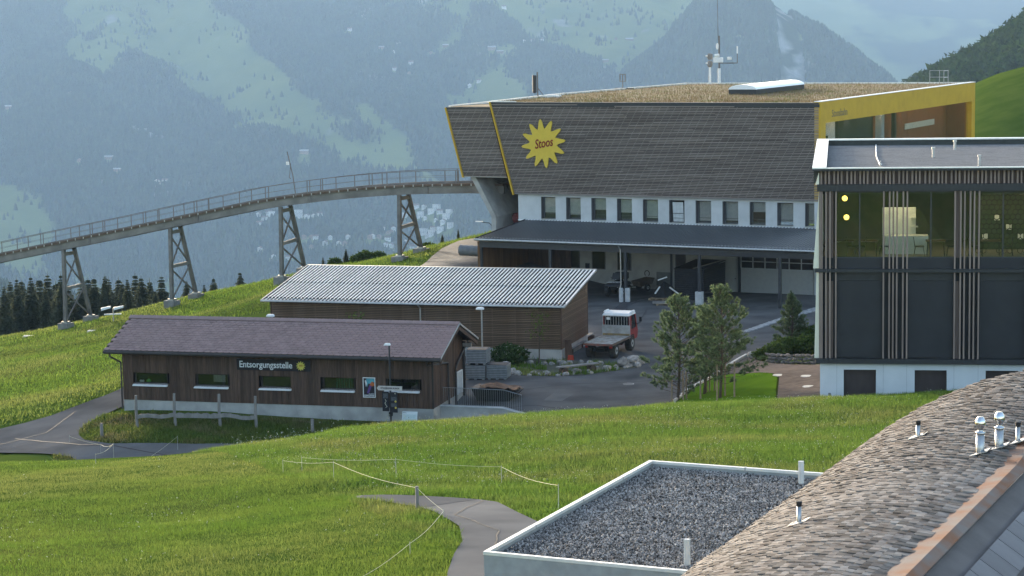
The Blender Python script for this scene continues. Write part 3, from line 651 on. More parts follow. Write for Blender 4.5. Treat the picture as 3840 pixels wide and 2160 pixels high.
# ------------------------------------------------------------------ ramp wall with railing, beside the recycling building
rw = thing('ramp_wall', 'low concrete ramp wall with thin steel railing beside the dark timber building', 'wall', (-4.309, 112.0, .121), -.2613)
MB().prism([(.0, -1.6), (4.75, -1.6), (4.75, -.42), (3.43, -.11), (.0, -.09)], 'y', 1.35, 1.6).build('wall', M_conc, rw)
MB().prism([(.0, -.088), (3.43, -.108), (4.78, -.43), (4.78, -.39), (3.43, -.06), (.0, -.04)], 'y', 1.30, 1.65).build('coping', mat('coping concrete', (.52, .53, .53), .9), rw)
pts = [(.1, .92), (3.50, .87), (4.50, .62)]
MB().path([(u, 1.5, w) for u, w in pts], .018, 6).build('handrail', M_zinc, rw)
MB().path([(u, 1.5, w-.93) for u, w in pts], .013, 6).build('bottom_rail', M_zinc, rw)
pm = MB().tube((0, 0, 0), (0, 0, .93), .008, n=5).mesh('baluster', M_zinc)
for i in range(37):
    u = .15+i*.12; w = .92-.0147*u if u < 3.5 else .87-(u-3.5)*.25
    inst(pm, 'baluster', rw, (u, 1.5, w-.93))

# ------------------------------------------------------------------ slatted shed with ribbed metal roof
shd = thing('slatted_shed', 'long brown slatted shed with ribbed metal lean-to roof, glint painted on the ribs', 'shed', (2.957, 128.213, 0), -.2826)
SLn = 18.95; roofw = lambda v: 3.40+(v+.5)*.158
box('plinth', M_conc, shd, -SLn, 0, .02, 6.5, -.4, .67)
MB().prism([(.10, .67), (6.42, .67), (6.42, 4.30), (.10, 3.32)], 'x', -SLn+.10, -.10).build('wall', mat('shed backing', (.022, .017, .014), .9), shd)
M_slat = mat('brown slats', (.120, .078, .050), .85, (.165, .112, .076), scale=2, stretch=(.6, 6, 6), rnd=.22, bump=.002)
ns = 24; pitch = (3.30-.69)/ns
smf = MB().box(-SLn+.02, -.02, -.012, .022, 0, pitch*.70).mesh('slat', M_slat, bev=.004)
for i in range(ns): inst(smf, 'slat', shd, (0, .0, .70+i*pitch), (R.uniform(-.03, .03), 0, 0))
for i in range(34):
    w = .70+i*pitch; v0 = max(.02, (w+.12-3.40)/.158-.5)
    if v0 > 6.2: break
    MB().box(-.022, .012, v0, 6.48, w, w+pitch*.72).build('slat', M_slat, shd)
for i in range(14): box('batten', M_wood, shd, -SLn+.05+i*1.448, -SLn+.11+i*1.448, .025, .095, .70, 3.30)
box('corner_board', M_wood, shd, -.075, .030, -.030, .075, .69, 3.35)
box('corner_board', M_wood, shd, -.060, .032, 6.42, 6.53, .69, 4.35)
box('corner_board', M_wood, shd, -SLn-.03, -SLn+.08, -.030, .075, .69, 3.35)
rf = thing('roof', None, None); rf.parent = shd
M_ribroof = mat('ribbed roof metal', (.17, .175, .185), .36, (.13, .135, .145), scale=2, metal=.85, dirt=.2, dscale=3, spec=.5, rnd=.05)
def rib_sheet(n, p, h, l, prof=None, two=False):
    """ribbed sheet lying along +y, ribs along y"""
    prof = prof or ((0, 0), (.34, 0), (.52, 1), (.74, 1), (1, 0))
    xs = []
    for i in range(n):
        for a, b in prof[:-1]: xs.append((p*(i+a), h*b))
    xs.append((p*n, 0)); k = len(xs); vs = [(x, 0, z) for x, z in xs]+[(x, l, z) for x, z in xs]
    vs += [(x, 0, z-.012) for x, z in xs]
    fs = [(i, i+1, k+i+1, k+i) for i in range(k-1)]+[(2*k+i, 2*k+i+1, i+1, i) for i in range(k-1)]
    q = MB().add(vs, fs)
    if two: q.mi = [0 if (i % 4) == 0 else 1 for i in range(k-1)]*2
    return q
nsh = 20; p4 = (19.28+.36)/nsh; sl = math.atan(.158)
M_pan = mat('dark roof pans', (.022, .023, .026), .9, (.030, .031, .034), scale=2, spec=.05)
M_rib_glint = mat('ribs with painted glint', (.80, .80, .78), .42, (.68, .68, .66), scale=2, metal=.15, dirt=.2, dscale=3, spec=.6, rnd=.08)  # sun glint along the metal ribs, put into their pale colour
shm = rib_sheet(4, p4/4, .04, 4.05, ((0, 0), (.60, 0), (.66, 1), (.94, 1), (1, 0)), True).mesh('roof_sheet', [M_pan, M_rib_glint])
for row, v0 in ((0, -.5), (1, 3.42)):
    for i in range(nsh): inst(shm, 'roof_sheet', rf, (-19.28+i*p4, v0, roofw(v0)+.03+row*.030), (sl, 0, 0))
MB().hexa([(-19.27, -.45, 3.30), (.35, -.45, 3.30), (.35, 7.4, 4.53), (-19.27, 7.4, 4.53), (-19.27, -.45, 3.40), (.35, -.45, 3.40), (.35, 7.4, 4.64), (-19.27, 7.4, 4.64)]).build('roof_deck', M_wood_dark, rf)
box('ridge_flashing', M_zinc, rf, -19.32, .42, 7.28, 7.52, 4.66, 4.75)
MB().hexa([(.355, -.52, 3.37), (.42, -.52, 3.37), (.42, 7.5, 4.64), (.355, 7.5, 4.64), (.355, -.52, 3.48), (.42, -.52, 3.48), (.42, 7.5, 4.75), (.355, 7.5, 4.75)]).build('verge_flashing', M_zinc, rf)
MB().hexa([(-19.35, -.52, 3.37), (-19.285, -.52, 3.37), (-19.285, 7.5, 4.64), (-19.35, 7.5, 4.64), (-19.35, -.52, 3.48), (-19.285, -.52, 3.48), (-19.285, 7.5, 4.75), (-19.35, 7.5, 4.75)]).build('verge_flashing', M_zinc, rf)
MB().path([(-19.38, -.58, 3.38), (.40, -.58, 3.38)], .075, 10).build('gutter', M_zinc, shd)
gm = MB().box(-.07, .05, -.02, .02, 0, .09).box(-.03, .03, .02, .10, .0, .02).mesh('snow_guard', M_anth)
for i in range(nsh*4): inst(gm, 'snow_guard', rf, (-19.28+(i+.75)*p4/4, -.25, roofw(-.25)+.08), (sl, 0, 0))
MB().path([(-8.97, -.58, 3.32), (-8.97, -.12, 3.05), (-8.97, -.12, .1)], .05, 8).build('downpipe', M_zinc, shd)
for i in range(13): box('rafter', M_wood, rf, -SLn+.4+i*1.5, -SLn+.5+i*1.5, -.46, -.0, 3.19, 3.30)
# ------------------------------------------------------------------ funicular station
sta = thing('funicular_station', 'big flat-roofed station hall clad in dark horizontal slats with yellow sun emblem', 'station', (8.313, 154.748, 0), -.4733)
M_plaster = mat('white plaster', (.52, .535, .545), .9, (.46, .475, .485), scale=.6, detail=6, dirt=.12, dscale=1.5)
M_plaster_low = mat('grey plaster', (.40, .395, .375), .9, (.35, .345, .33), scale=.5, dirt=.2)
UL, UR, VB = -12.75, 12.1, 50.7
hall = thing('hall', None, None); hall.parent = sta
box('lower_wall', M_plaster_low, hall, UL, UR, 8.0, 8.3, -.3, 4.95)
box('core', mat('hall core', (.10, .10, .10), .9), hall, UL+.05, 3.9, 8.66, 49.5, 4.0, 13.9)
WX = [-10.76+2.172*i for i in range(11)]
edges = [UL]+[x for a in WX for x in (a, a+1.27)]
for k in range(0, len(edges)-1, 2): box('pier', M_plaster, hall, edges[k], edges[k+1], 8.0, 8.65, 4.95, 7.12)
box('lintel', M_plaster, hall, UL, UR, 8.0, 8.65, 6.86, 7.11) if False else None
box('parapet_wall', M_plaster, hall, UL, UR, 8.005, 8.645, 4.96, 5.09)
box('head_wall', M_plaster, hall, UL, UR, 8.005, 8.645, 6.845, 7.1)
M_frame = mat('window frame grey', (.11, .11, .115), .5)
M_blind = mat('grey roller blind', (.50, .50, .48), .8, (.44, .445, .43))
M_glass_st = glassmat('station glass', (.92, .94, .94), .05, .5)
blinds = [.72, .80, .52, .62, .85, .0, .9, .86, .42, .84, .9]
for i, a in enumerate(WX):
    w = thing('window', None, None); w.parent = hall
    b = a+1.265; c, e = 5.09, 6.845
    m = MB()
    for q in ((a, b, c, c+.08), (a, b, e-.08, e), (a, a+.16, c+.08, e-.08), (b-.08, b, c+.08, e-.08)): m.box(q[0], q[1], 8.28, 8.40, q[2], q[3])
    m.build('frame', M_frame, w)
    box('side_panel', mat('dark reveal panel', (.06, .06, .066), .6), w, a+.002, a+.10, 8.02, 8.28, c, e)
    box('sill', M_zinc, w, a, b, 7.95, 8.28, c+.001, c+.035)
    if i == 5:
        o = MB().box(0, .86, -.02, .02, 0, 1.5).build('casement', mat('open casement', (.55, .58, .60), .35), w, loc=(a+.27, 8.24, c+.1), rot=(.11, 0, 0))
        m = MB(); m.box(0, .86, -.045, -.021, .62, .66); m.box(0, .86, -.045, -.021, .26, .29); m.build('glazing_bar', M_frame, o)
        box('pane', M_dark, w, a+.16, b-.08, 8.42, 8.43, c+.08, e-.08)
    else:
        box('pane', M_glass_st, w, a+.16, b-.08, 8.33, 8.345, c+.08, e-.08)
        hgt = (e-c-.16)*blinds[i]
        if hgt > 0:
            box('blind', M_blind, w, a+.16, b-.08, 8.42, 8.43, e-.08-hgt, e-.08)
            box('blind_rail', M_zinc, w, a+.16, b-.08, 8.40, 8.435, e-.11-hgt, e-.081-hgt)
        box('glazing_bar', M_frame, w, a+.16, b-.08, 8.30, 8.32, c+.42, c+.45)
# slatted cladding, main front and the projecting tunnel mouth
M_clad = mat('weathered facade slats', (.185, .148, .128), .85, (.240, .200, .178), scale=1.1, stretch=(.35, 4, 4), rnd=.24, bump=.002, bscale=30)
M_back = mat('facade membrane', (.014, .013, .013), .9)
M_batten = mat('facade battens', (.17, .16, .155), .85)
def cladding(name, BL, TL, TR, BR, rows, v=7.80):
    cl = thing(name, None, None); cl.parent = sta
    w0, w1 = BL[1], TL[1]; H_ = w1-w0
    MB().prism([BL, BR, TR, TL], 'y', v+.07, v+.19).build('backing', M_back, cl)
    p = H_/rows
    for i in range(rows):
        t = (i+.5)/rows; a = BL[0]+(TL[0]-BL[0])*t; b = BR[0]+(TR[0]-BR[0])*t; w = w0+i*p
        # each course is made of a few lengths of board
        x = a
        while x < b-.05:
            l = min(R.choice((3.9, 4.6, 5.2, 6.0, 7.5)), b-x)
            if b-x-l < 1.2: l = b-x
            MB().box(x+.004, x+l-.004, v-.018+R.uniform(-.004, .004), v+.012, w+.006, w+p*.66).build('slat', M_clad, cl)
            x += l
    n = int((b-a)/.62); lean = .55
    for k in range(-int(H_*lean/.62)-2, n+2):
        x0 = BL[0]+.1+k*.62; t0, t1 = 0., 1.
        # clip each leaning batten to the panel outline
        P = []
        for t in np.linspace(0, 1, 60):
            x = x0+t*H_*lean; lo = BL[0]+(TL[0]-BL[0])*t; hi = BR[0]+(TR[0]-BR[0])*t
            if lo+.05 < x < hi-.05: P.append((x, w0+t*H_))
        if len(P) > 2: MB().beam((P[0][0], v+.04, P[0][1]), (P[-1][0], v+.04, P[-1][1]), .045, .045, up=(0, 1, 0)).build('batten', M_batten, cl)
    return cl
c1 = cladding('front_cladding', (-12.98, 7.10), (-14.92, 14.13), (12.08, 14.13), (12.08, 7.10), 58)
c2 = cladding('tunnel_cladding', (-17.50, 8.33), (-18.95, 13.74), (-15.06, 13.74), (-13.66, 8.33), 45, v=7.88)
box('eaves_strip', M_anth, sta, -14.97, 12.09, 7.74, 8.2, 14.131, 14.24)
MB().prism([(-18.97, 13.741), (-15.06, 13.741), (-15.06, 13.83), (-18.97, 13.83)], 'y', 7.82, 8.2).build('eaves_strip', M_anth, sta)
MB().prism([(-13.66, 8.30), (-17.5, 8.30), (-17.5, 8.329), (-13.66, 8.329)], 'y', 7.86, 8.5).build('drip_edge', M_zinc, sta)
box('drip_edge', mat('facade foot board', (.22, .21, .205), .8), sta, -12.98, 12.08, 7.78, 8.0, 7.02, 7.097)
MB().prism([(-13.10, 6.98), (-12.98, 6.98), (-14.93, 14.26), (-15.05, 14.26)], 'y', 7.66, 8.05).build('yellow_trim', M_paint_yel, sta)
MB().prism([(-17.60, 8.25), (-17.50, 8.25), (-18.97, 13.80), (-19.07, 13.80)], 'y', 7.72, 8.1).build('yellow_trim', M_paint_yel, sta)
# sun emblem with lettering
em = thing('sun_emblem', None, None); em.parent = sta
MB().prism(sunburst(1.92, 12, .60), 'y', 7.62, 7.72).build('disc', mat('emblem yellow', (.62, .44, .055), .55, (.58, .41, .05)), em, loc=(-10.30, 0, 11.03), rot=(0, -.16, 0))
me = text_mesh('Stoos', .95, M_red_text, .012, .32, .012)
xs_ = [v.co.x for v in me.vertices]; k_ = 1.62/(max(xs_)-min(xs_))
for v_ in me.vertices: v_.co.x *= k_; v_.co.y *= 1.05
inst(me, 'lettering', em, (-10.28, 7.605, 11.05), (PI/2, -.17, 0))
# slanted concrete leg, recessed wall and machine bay at the tunnel mouth
MB().prism([(-17.15, 8.30), (-15.32, 5.15), (-15.32, 1.0), (-14.92, 1.0), (-14.92, 5.15), (-16.70, 8.30)], 'y', 8.3, 17.0).build('slanted_leg', M_conc, sta)
box('recess_wall', M_conc, sta, -16.9, UL, 14.0, 14.3, 5.75, 8.30)
box('recess_back', M_dark, sta, -16.0, UL-.02, 18.0, 18.2, 1.0, 8.2)
box('recess_floor', M_conc, sta, -14.9, UL-.02, 9.0, 17.9, 3.2, 4.1)
box('recess_ceiling', M_conc, sta, -17.2, UL-.02, 8.32, 17.9, 8.32, 8.5)
box('flank_wall', M_conc, sta, UL-.0, UL+.3, 8.66, 20.0, 1.0, 8.3)
# flat roof with sedum
RO = [(-15.0, 7.78), (12.15, 7.78), (12.15, 50.75), (-15.9, 50.75), (-16.6, 24.0)]
rfm = thing('roof', None, None); rfm.parent = sta
MB().prism(RO, 'z', 13.9, 14.12).build('slab', M_anth, rfm)
M_sedum = mat('sedum mat', (.16, .105, .060), .95, (.21, .165, .080), scale=.9, detail=8, bump=.05, bscale=7, dirt=.35, dscale=2.2)
RI = [(-14.6, 8.1), (11.9, 8.1), (11.9, 50.4), (-15.5, 50.4), (-16.2, 24.0)]
MB().prism(RI, 'z', 14.121, 14.20).build('sedum', M_sedum, rfm)
nbl = 26000; rr = np.random.RandomState(77)
bx = rr.uniform(-16, 11.8, nbl); by = 8.2+42*rr.rand(nbl)**1.5; ok = inpoly(bx, by, RI); bx, by = bx[ok], by[ok]; nbl = len(bx)
hh = rr.uniform(.05, .22, nbl)*(.5+fbm(bx/1.5, by/1.5, 3, 2)); dx = rr.randn(nbl)*.03; sg_ = rr.uniform(.008, .02, nbl)
V = np.stack([np.stack([bx-sg_, by, np.full(nbl, 14.195)], -1), np.stack([bx+sg_, by, np.full(nbl, 14.195)], -1), np.stack([bx+dx, by+dx, 14.2+hh], -1)], 1)
npmesh('sedum_stems', V.reshape(-1, 3), np.arange(nbl*3).reshape(-1, 3), leafmat('dry stems', (.20, .13, .075), (.26, .21, .11), .2, .4, .6, (.13, .15, .05), .35), rfm, kind='stuff')
M_coping = mat('pale metal coping', (.80, .79, .75), .5, (.72, .71, .68), metal=.55, spec=.6)
cp = MB()
for a, b in zip(RO[1:], RO[2:]+RO[:1]):
    if a[0] == 12.15 and b[0] == 12.15: continue
    cp.beam((a[0], a[1], 14.24), (b[0], b[1], 14.24), .22, .16)
cp.build('coping', M_coping, rfm)
MB().beam((-15.0, 7.95, 14.27), (-12.8, 8.0, 14.27), .12, .06).build('roof_edge_strip', M_coping, rfm)
# lower roof of the tunnel mouth
TR_ = [(-18.95, 7.9), (-15.1, 7.9), (-16.7, 24), (-19.3, 10.2)]
MB().prism(TR_, 'z', 13.55, 13.80).build('tunnel_slab', M_anth, rfm)
MB().prism([(-18.7, 8.1), (-15.2, 8.1), (-16.7, 23), (-19.0, 10.4)], 'z', 13.801, 13.87).build('tunnel_sedum', M_sedum, rfm)
MB().beam((-19.3, 9.0, 13.86), (-16.6, 24.0, 14.2), .16, .12).build('tunnel_coping', M_coping, rfm)
# skylight vault
sk = thing('skylight', None, None); sk.parent = sta
sk0 = MB().box(-1.2, 1.2, 0, 12.6, 0, .42).build('curb', M_anth, sk, loc=(-.10, 24.2, 14.205), rot=(0, 0, .02))
vp = [(-1.22*math.cos(t), .421+.40*math.sin(t)) for t in np.linspace(0, PI, 9)]
MB().prism(vp, 'y', -.05, 12.65).build('vault', mat('opal glazing', (.82, .84, .86), .22, (.78, .8, .82), spec=.6), sk, smooth=False, loc=(-.10, 24.2, 14.205), rot=(0, 0, .02))
# yellow portal on the right flank with glazing and hall interior
po = thing('portal', None, None); po.parent = sta
MB().prism([(7.80, 12.72), (50.9, 12.62), (50.9, 14.30), (7.80, 14.30)], 'x', UR-.35, UR+.12).build('header', M_paint_yel, po)
box('header_trim', M_white, po, UR-.36, UR+.16, 7.78, 50.95, 14.301, 14.35)
box('jamb_foot', M_plaster, po, UR-.35, UR+.10, 7.82, 8.96, -.3, 6.99)
MB().prism([(7.80, 7.0), (8.98, 7.0), (8.98, 12.75), (7.80, 12.75)], 'x', UR-.35, UR+.12).build('jamb', M_paint_yel, po)
MB().prism([(49.75, .0), (50.9, .0), (50.9, 12.70), (49.75, 12.70)], 'x', UR-.35, UR+.12).build('jamb', M_paint_yel, po)
box('pane', glassmat('clear portal glass', (.95, .96, .96), .015, .35), po, UR-.20, UR-.18, 9.0, 49.7, 4, 12.7)
lettering('Stoosbahn', .78, mat('grey lettering', (.16, .14, .10), .6), po, (UR+.125, 12.2, 13.32), (PI/2, 0, PI/2), .01, fitw=3.6)
hin = thing('concourse', None, None); hin.parent = sta
box('floor', M_conc, hin, 4.0, UR-.4, 8.8, 49.8, 6.6, 6.9)
box('ceiling', mat('ceiling dark', (.05, .048, .045), .9), hin, 4.0, UR-.4, 8.8, 49.8, 13.2, 13.4)
box('white_wall', M_plaster, hin, 9.8, 10.1, 9.2, 17.5, 6.9, 13.2)
box('grey_wall', mat('dark grey wall', (.045, .047, .055), .7), hin, 10.0, 10.3, 17.6, 26.5, 6.9, 13.2)
box('column', M_plaster, hin, 10.6, 11.1, 26.2, 27.0, 6.9, 13.2)
M_redwood = mat('red-brown panelling', (.22, .078, .040), .7, (.27, .10, .052), scale=1.5, stretch=(1, 5, .4))
for i in range(24): box('panel', M_redwood, hin, 9.6, 9.9+R.uniform(0, .015), 27.2+i*.94, 28.12+i*.94, 6.9, 13.2)
box('end_wall', M_redwood, hin, 4.0, 11.7, 49.82, 49.98, 6.9, 13.2)
box('dark_door', M_dark, hin, 10.11, 10.16, 12.3, 15.6, 6.9, 11.4)
box('post', M_anth, hin, 10.4, 10.7, 31.2, 31.7, 6.9, 13.2)
box('light_panel', mat('lit info strip', (.6, .6, .55), .6), hin, 9.95, 10.0, 36.5, 45.5, 10.75, 11.25)
box('ticket_counter', mat('counter white', (.62, .64, .64), .6), hin, 10.2, 10.9, 41.5, 45.0, 6.9, 9.15)
M_spot = mat('hall spots', (1, .9, .7), .5, emit=(1, .82, .55), es=10)
for i in range(13): MB().lathe([(.01, 0), (.22, 0), (.22, .04), (.01, .04)], (11.15, 10.5+i*3.1, 13.14), 10).build('ceiling_spot', M_spot, hin)
box('screen', M_black, hin, 10.91, 10.94, 42.1, 43.1, 8.5, 9.0)
box('screen', M_black, hin, 10.91, 10.94, 43.5, 44.4, 8.5, 9.0)

# canopy along the yard
can = thing('canopy', None, None); can.parent = sta
M_canroof = mat('dark ribbed roof', (.020, .021, .025), .8, (.028, .029, .033), scale=2, rnd=.06, spec=.1)
nsh = 26; pw = 26.7/nsh; cs_ = math.atan2(.66, 8.35)
cshm = rib_sheet(4, pw/4, .06, 8.38, ((0, 0), (.46, 0), (.58, 1), (.88, 1), (1, 0)), True).mesh('roof_sheet', [M_canroof, mat('canopy ribs', (.115, .118, .128), .42, (.095, .098, .105), metal=.4, spec=.5)])
for i in range(nsh): inst(cshm, 'roof_sheet', can, (-12.1+i*pw, -.4, 4.32), (cs_, 0, 0))
MB().hexa([(-12.05, -.3, 4.16), (14.55, -.3, 4.16), (14.55, 7.98, 4.82), (-12.05, 7.98, 4.82), (-12.05, -.3, 4.28), (14.55, -.3, 4.28), (14.55, 7.98, 4.94), (-12.05, 7.98, 4.94)]).build('soffit', mat('canopy soffit', (.09, .08, .07), .9), can)
MB().path([(-12.2, -.48, 4.28), (14.7, -.48, 4.28)], .085, 10).build('gutter', M_zinc, can)
box('wall_flashing', M_white, can, UL+.02, UR, 7.86, 8.0, 4.955, 5.03)
MB().hexa([(-12.17, -.42, 4.26), (-12.10, -.42, 4.26), (-12.10, 8.0, 4.93), (-12.17, 8.0, 4.93), (-12.17, -.42, 4.40), (-12.10, -.42, 4.40), (-12.10, 8.0, 5.07), (-12.17, 8.0, 5.07)]).build('verge', M_canroof, can)
gm2 = MB().box(-.05, .05, -.02, .02, 0, .07).mesh('snow_guard', M_zinc)
for i in range(nsh*4): inst(gm2, 'snow_guard', can, (-12.1+(i+.75)*pw/4, -.18, 4.375), (cs_, 0, 0))
box('front_beam', M_anth, can, -12.0, 14.5, -.12, .12, 3.66, 4.12)
for u in (-12.0, -6.1, 0., 5.8, 11.9): box('cross_beam', M_anth, can, u-.1, u+.1, .13, 7.98, 3.80, 4.14)
for u in (-11.9, -6.1, 0., 5.8, 11.9):
    p = MB().box(u-.10, u+.10, -.09, .11, .0, 3.655).build('post', M_anth, can)
    if u == 0: MB().lathe([(.19, 0), (.19, 1.0), (.15, 1.05)], (u+.15, -.02, .0), 12).build('footing', mat('pale footing', (.50, .51, .52), .8), can)
    if u == 5.8: box('footing', MATS['pale footing'], can, u-.26, u+.22, -.22, .22, 0, 1.02)
MB().path([(-.42, -.46, 4.25), (-.30, -.22, 3.9), (-.28, -.20, 1.3), (-.36, -.22, 1.0)], .045, 8).build('downpipe', M_zinc, can)
MB().lathe([(.16, 0), (.16, 1.05), (.10, 1.06)], (-.30, -.15, .0), 12).build('downpipe_guard', MATS['pale footing'], can)
M_oldwood = mat('orange brown boards', (.16, .085, .038), .8, (.11, .058, .028), scale=2, stretch=(3, 3, .4), rnd=.2)
for i in range(16): box('end_board', M_oldwood, can, -12.0, -11.93+R.uniform(0, .015), .2+i*.485, .67+i*.485, .0, 3.9)
for i in range(9): box('back_board', M_wood, can, -12.4+i*.47, -11.95+i*.47, 7.9, 7.98+R.uniform(-.01, .01), .0, 3.7)
box('corner_board', M_oldwood, can, -12.15, -11.95, -.12, .12, 0, 4.1)
# openings in the wall under the canopy
M_garage = mat('garage door', (.36, .36, .345), .6, (.33, .33, .32))
for a, b, c, e in ((-8.58, -7.5, 1.4, 3.0), (-6.35, -5.32, 1.38, 3.0), (-4.18, -3.13, 1.36, 3.1), (.65, 1.41, 1.58, 3.0)):
    w = thing('window', None, None); w.parent = sta
    m = MB()
    for q in ((a-.06, b+.06, c-.06, c), (a-.06, b+.06, e, e+.06), (a-.06, a, c, e), (b, b+.06, c, e)): m.box(q[0], q[1], 7.96, 8.02, q[2], q[3])
    m.build('frame', M_frame, w); box('pane', mat('dark pane', (.018, .018, .018), .12, spec=.5), w, a, b, 7.975, 7.998, c, e)
for a, b in ((3.6, 4.62), (4.78, 5.6)):
    d = box('door', M_garage, sta, a, b, 7.95, 7.998, .02, 2.68)
    box('handle', M_black, d, b-.16, b-.06, 7.92, 7.949, 1.0, 1.06)
gd = thing('garage_door', None, None); gd.parent = sta
box('leaf', M_garage, gd, 5.94, 11.65, 7.94, 7.998, .02, 1.84)
pwid = (11.65-5.94)/6
for i in range(6):
    for j in range(2):
        a = 5.94+i*pwid; c = 1.85+j*.52
        box('pane', mat('dark pane', (.018, .018, .018), .12, spec=.5), gd, a+.04, a+pwid-.04, 7.965, 7.985, c+.03, c+.49)
m = MB()
for i in range(7): m.box(5.94+i*pwid-.035, 5.94+i*pwid+.035, 7.93, 7.963, 1.85, 2.92)
for j in range(3): m.box(5.94, 11.65, 7.925, 7.9295, 1.83+j*.52, 1.89+j*.52)
m.build('frame', mat('garage frame', (.42, .42, .41), .6), gd)
box('door_post', M_anth, sta, 5.72, 5.90, 7.85, 7.999, 0, 3.1)
box('wall_panel', mat('grey panel', (.17, .175, .17), .7), sta, -.95, .2, 7.93, 7.998, .25, 1.3)
MB().path([(-1.75+.2*math.cos(t), 7.96, 1.15+.22*math.sin(t)) for t in np.linspace(-.9, PI+.9, 12)], .03, 6).build('hose_hook', M_black, sta)
box('door_frame', M_anth, sta, .2, .34, 7.9, 7.999, 0, 3.2)
box('switch_box', M_black, sta, -6.95, -6.6, 7.9, 7.999, 1.35, 1.75)
for u in (-7.0, 5.0): MB().box(u-.15, u+.15, 2.0, 2.2, 3.5, 3.62).build('lamp', M_white, can)
# ------------------------------------------------------------------ funicular viaduct
M_steel = mat('weathered steel', (.20, .19, .185), .6, (.15, .14, .135), scale=1.2, detail=6, metal=.3, dirt=.3, dscale=1.5)
M_steel_lt = mat('grey girder steel', (.245, .232, .215), .7, (.19, .178, .165), scale=.8, detail=6, metal=.2, dirt=.35, dscale=.7)
M_rust = mat('rusty sleepers', (.11, .075, .055), .9, (.15, .11, .09), scale=2, dirt=.3)
via = thing('funicular_viaduct', 'curved steel funicular viaduct with railing descending from the station', 'bridge', (8.313, 154.748, 0), -.4733)
DK = [(-80, -2.5), (-74, -1.2), (-67.9, .09), (-60.65, 1.51), (-54.3, 2.72), (-48.9, 3.80), (-39.5, 5.64), (-36, 6.17), (-32.45, 6.62), (-29.4, 6.95), (-26.5, 7.20), (-23.4, 7.40), (-18.8, 7.56), (-15.0, 7.6)]
dz = lambda u: float(np.interp(u, [p[0] for p in DK], [p[1] for p in DK]))
US = [-80+i*1.5 for i in range(44)]
V0, V1 = 10.75, 12.85
def strip(name, m, va, vb, lo, hi):
    q = MB()
    vs = []; fs = []
    for u in US: vs += [(u, va, dz(u)+lo), (u, vb, dz(u)+lo), (u, vb, dz(u)+hi), (u, va, dz(u)+hi)]
    for i in range(len(US)-1):
        a = 4*i; b = a+4
        for k in range(4): fs.append((a+k, a+(k+1) % 4, b+(k+1) % 4, b+k))
    fs += [(0, 1, 2, 3), tuple(range(4*len(US)-4, 4*len(US)))]
    return q.add(vs, fs).build(name, m, via)
strip('girder', M_steel_lt, V0+.12, V0+.36, -.80, -.22); strip('girder', M_steel_lt, V1-.36, V1-.12, -.80, -.22)
strip('flange', M_steel, V0+.02, V0+.46, -.84, -.801); strip('flange', M_steel, V1-.46, V1-.02, -.84, -.801)
strip('deck', M_rust, V0, V1, -.215, -.04)
strip('rail', M_steel, V0+.55, V0+.62, -.038, .09); strip('rail', M_steel, V1-.62, V1-.55, -.038, .09)
bm_ = MB().box(-.05, .05, -.03, .0, -.13, .05).mesh('bolt_bracket', M_zinc)
for i in range(56): inst(bm_, 'bolt_bracket', via, (-67+i*.9, V0, dz(-67+i*.9)-.10))
for u in (-57.4, -45.6, -34.0, -22.6): box('stiffener', M_steel, via, u-.15, u+.15, V0+.05, V0+.119, dz(u)-.80, dz(u)-.215)
RP = [-73, -70.4, -67.4, -64.3, -62.84, -62.55, -61.1, -58.4, -57.2, -56.95, -55.75, -52.6, -51.28, -51.0, -49.55, -46.85, -45.77, -45.48, -44.2, -41, -39.75, -38, -34.1, -33.84, -32.56, -29.4, -28, -27.7, -26.28, -23.54, -20.8, -19.8, -19.55]
rpm = MB().box(-.035, .035, -.02, .02, -.05, 1.05).mesh('railing_post', M_steel)
for u in RP: inst(rpm, 'railing_post', via, (u, V0-.02, dz(u)))
for v in (V1+.02,):
    for u in RP[::2]: inst(rpm, 'railing_post', via, (u, v, dz(u)))
for v in (V0-.02, V1+.02):
    MB().path([(u, v, dz(u)+1.05) for u in US if u < -18], .026, 6).build('handrail', M_steel, via)
    MB().path([(u, v, dz(u)+.52) for u in US if u < -18], .012, 5).build('middle_wire', M_steel, via)
# trestle piers
for k, (u, zn, zf) in enumerate(((-60.5, -6.0, -5.85), (-48.6, -3.4, -3.25), (-37.0, -.85, -.5), (-25.3, 1.30, 1.6))):
    p = thing('trestle_pier', None, None); p.parent = via
    zt = dz(u)-.86; a0, a1 = Vector((u, 11.0, zt)), Vector((u, 11.0-.15, zn)); b0, b1 = Vector((u, 12.5, zt)), Vector((u, 14.5, zf))
    mid = lambda p0, p1, t: p0+(p1-p0)*t
    MB().beam(a0, a1, .30, .26, up=(0, 1, 0)).build('leg', M_steel, p); MB().beam(b0, b1, .30, .26, up=(0, 1, 0)).build('leg', M_steel, p)
    for t, h in ((.06, .30), (.53, .28)): MB().beam(mid(a0, a1, t), mid(b0, b1, t), .20, h).build('crossbar', M_steel_lt, p)
    for s, e in ((.10, .50), (.56, .97)):
        MB().beam(mid(a0, a1, s)+Vector((-.06, 0, 0)), mid(b0, b1, e)+Vector((-.06, 0, 0)), .10, .12).build('brace', M_steel, p)
        MB().beam(mid(b0, b1, s)+Vector((.08, 0, 0)), mid(a0, a1, e)+Vector((.08, 0, 0)), .10, .12).build('brace', M_steel, p)
    for q in (a1, b1):
        MB().box(q.x-.55, q.x+.55, q.y-.5, q.y+.5, q.z-1.6, q.z+.02).build('footing', mat('old concrete', (.24, .235, .225), .95, (.18, .175, .165), scale=2, dirt=.3), p)
        MB().box(q.x-.3, q.x+.3, q.y-.28, q.y+.28, q.z+.02, q.z+.16).build('base_plate', M_zinc, p)
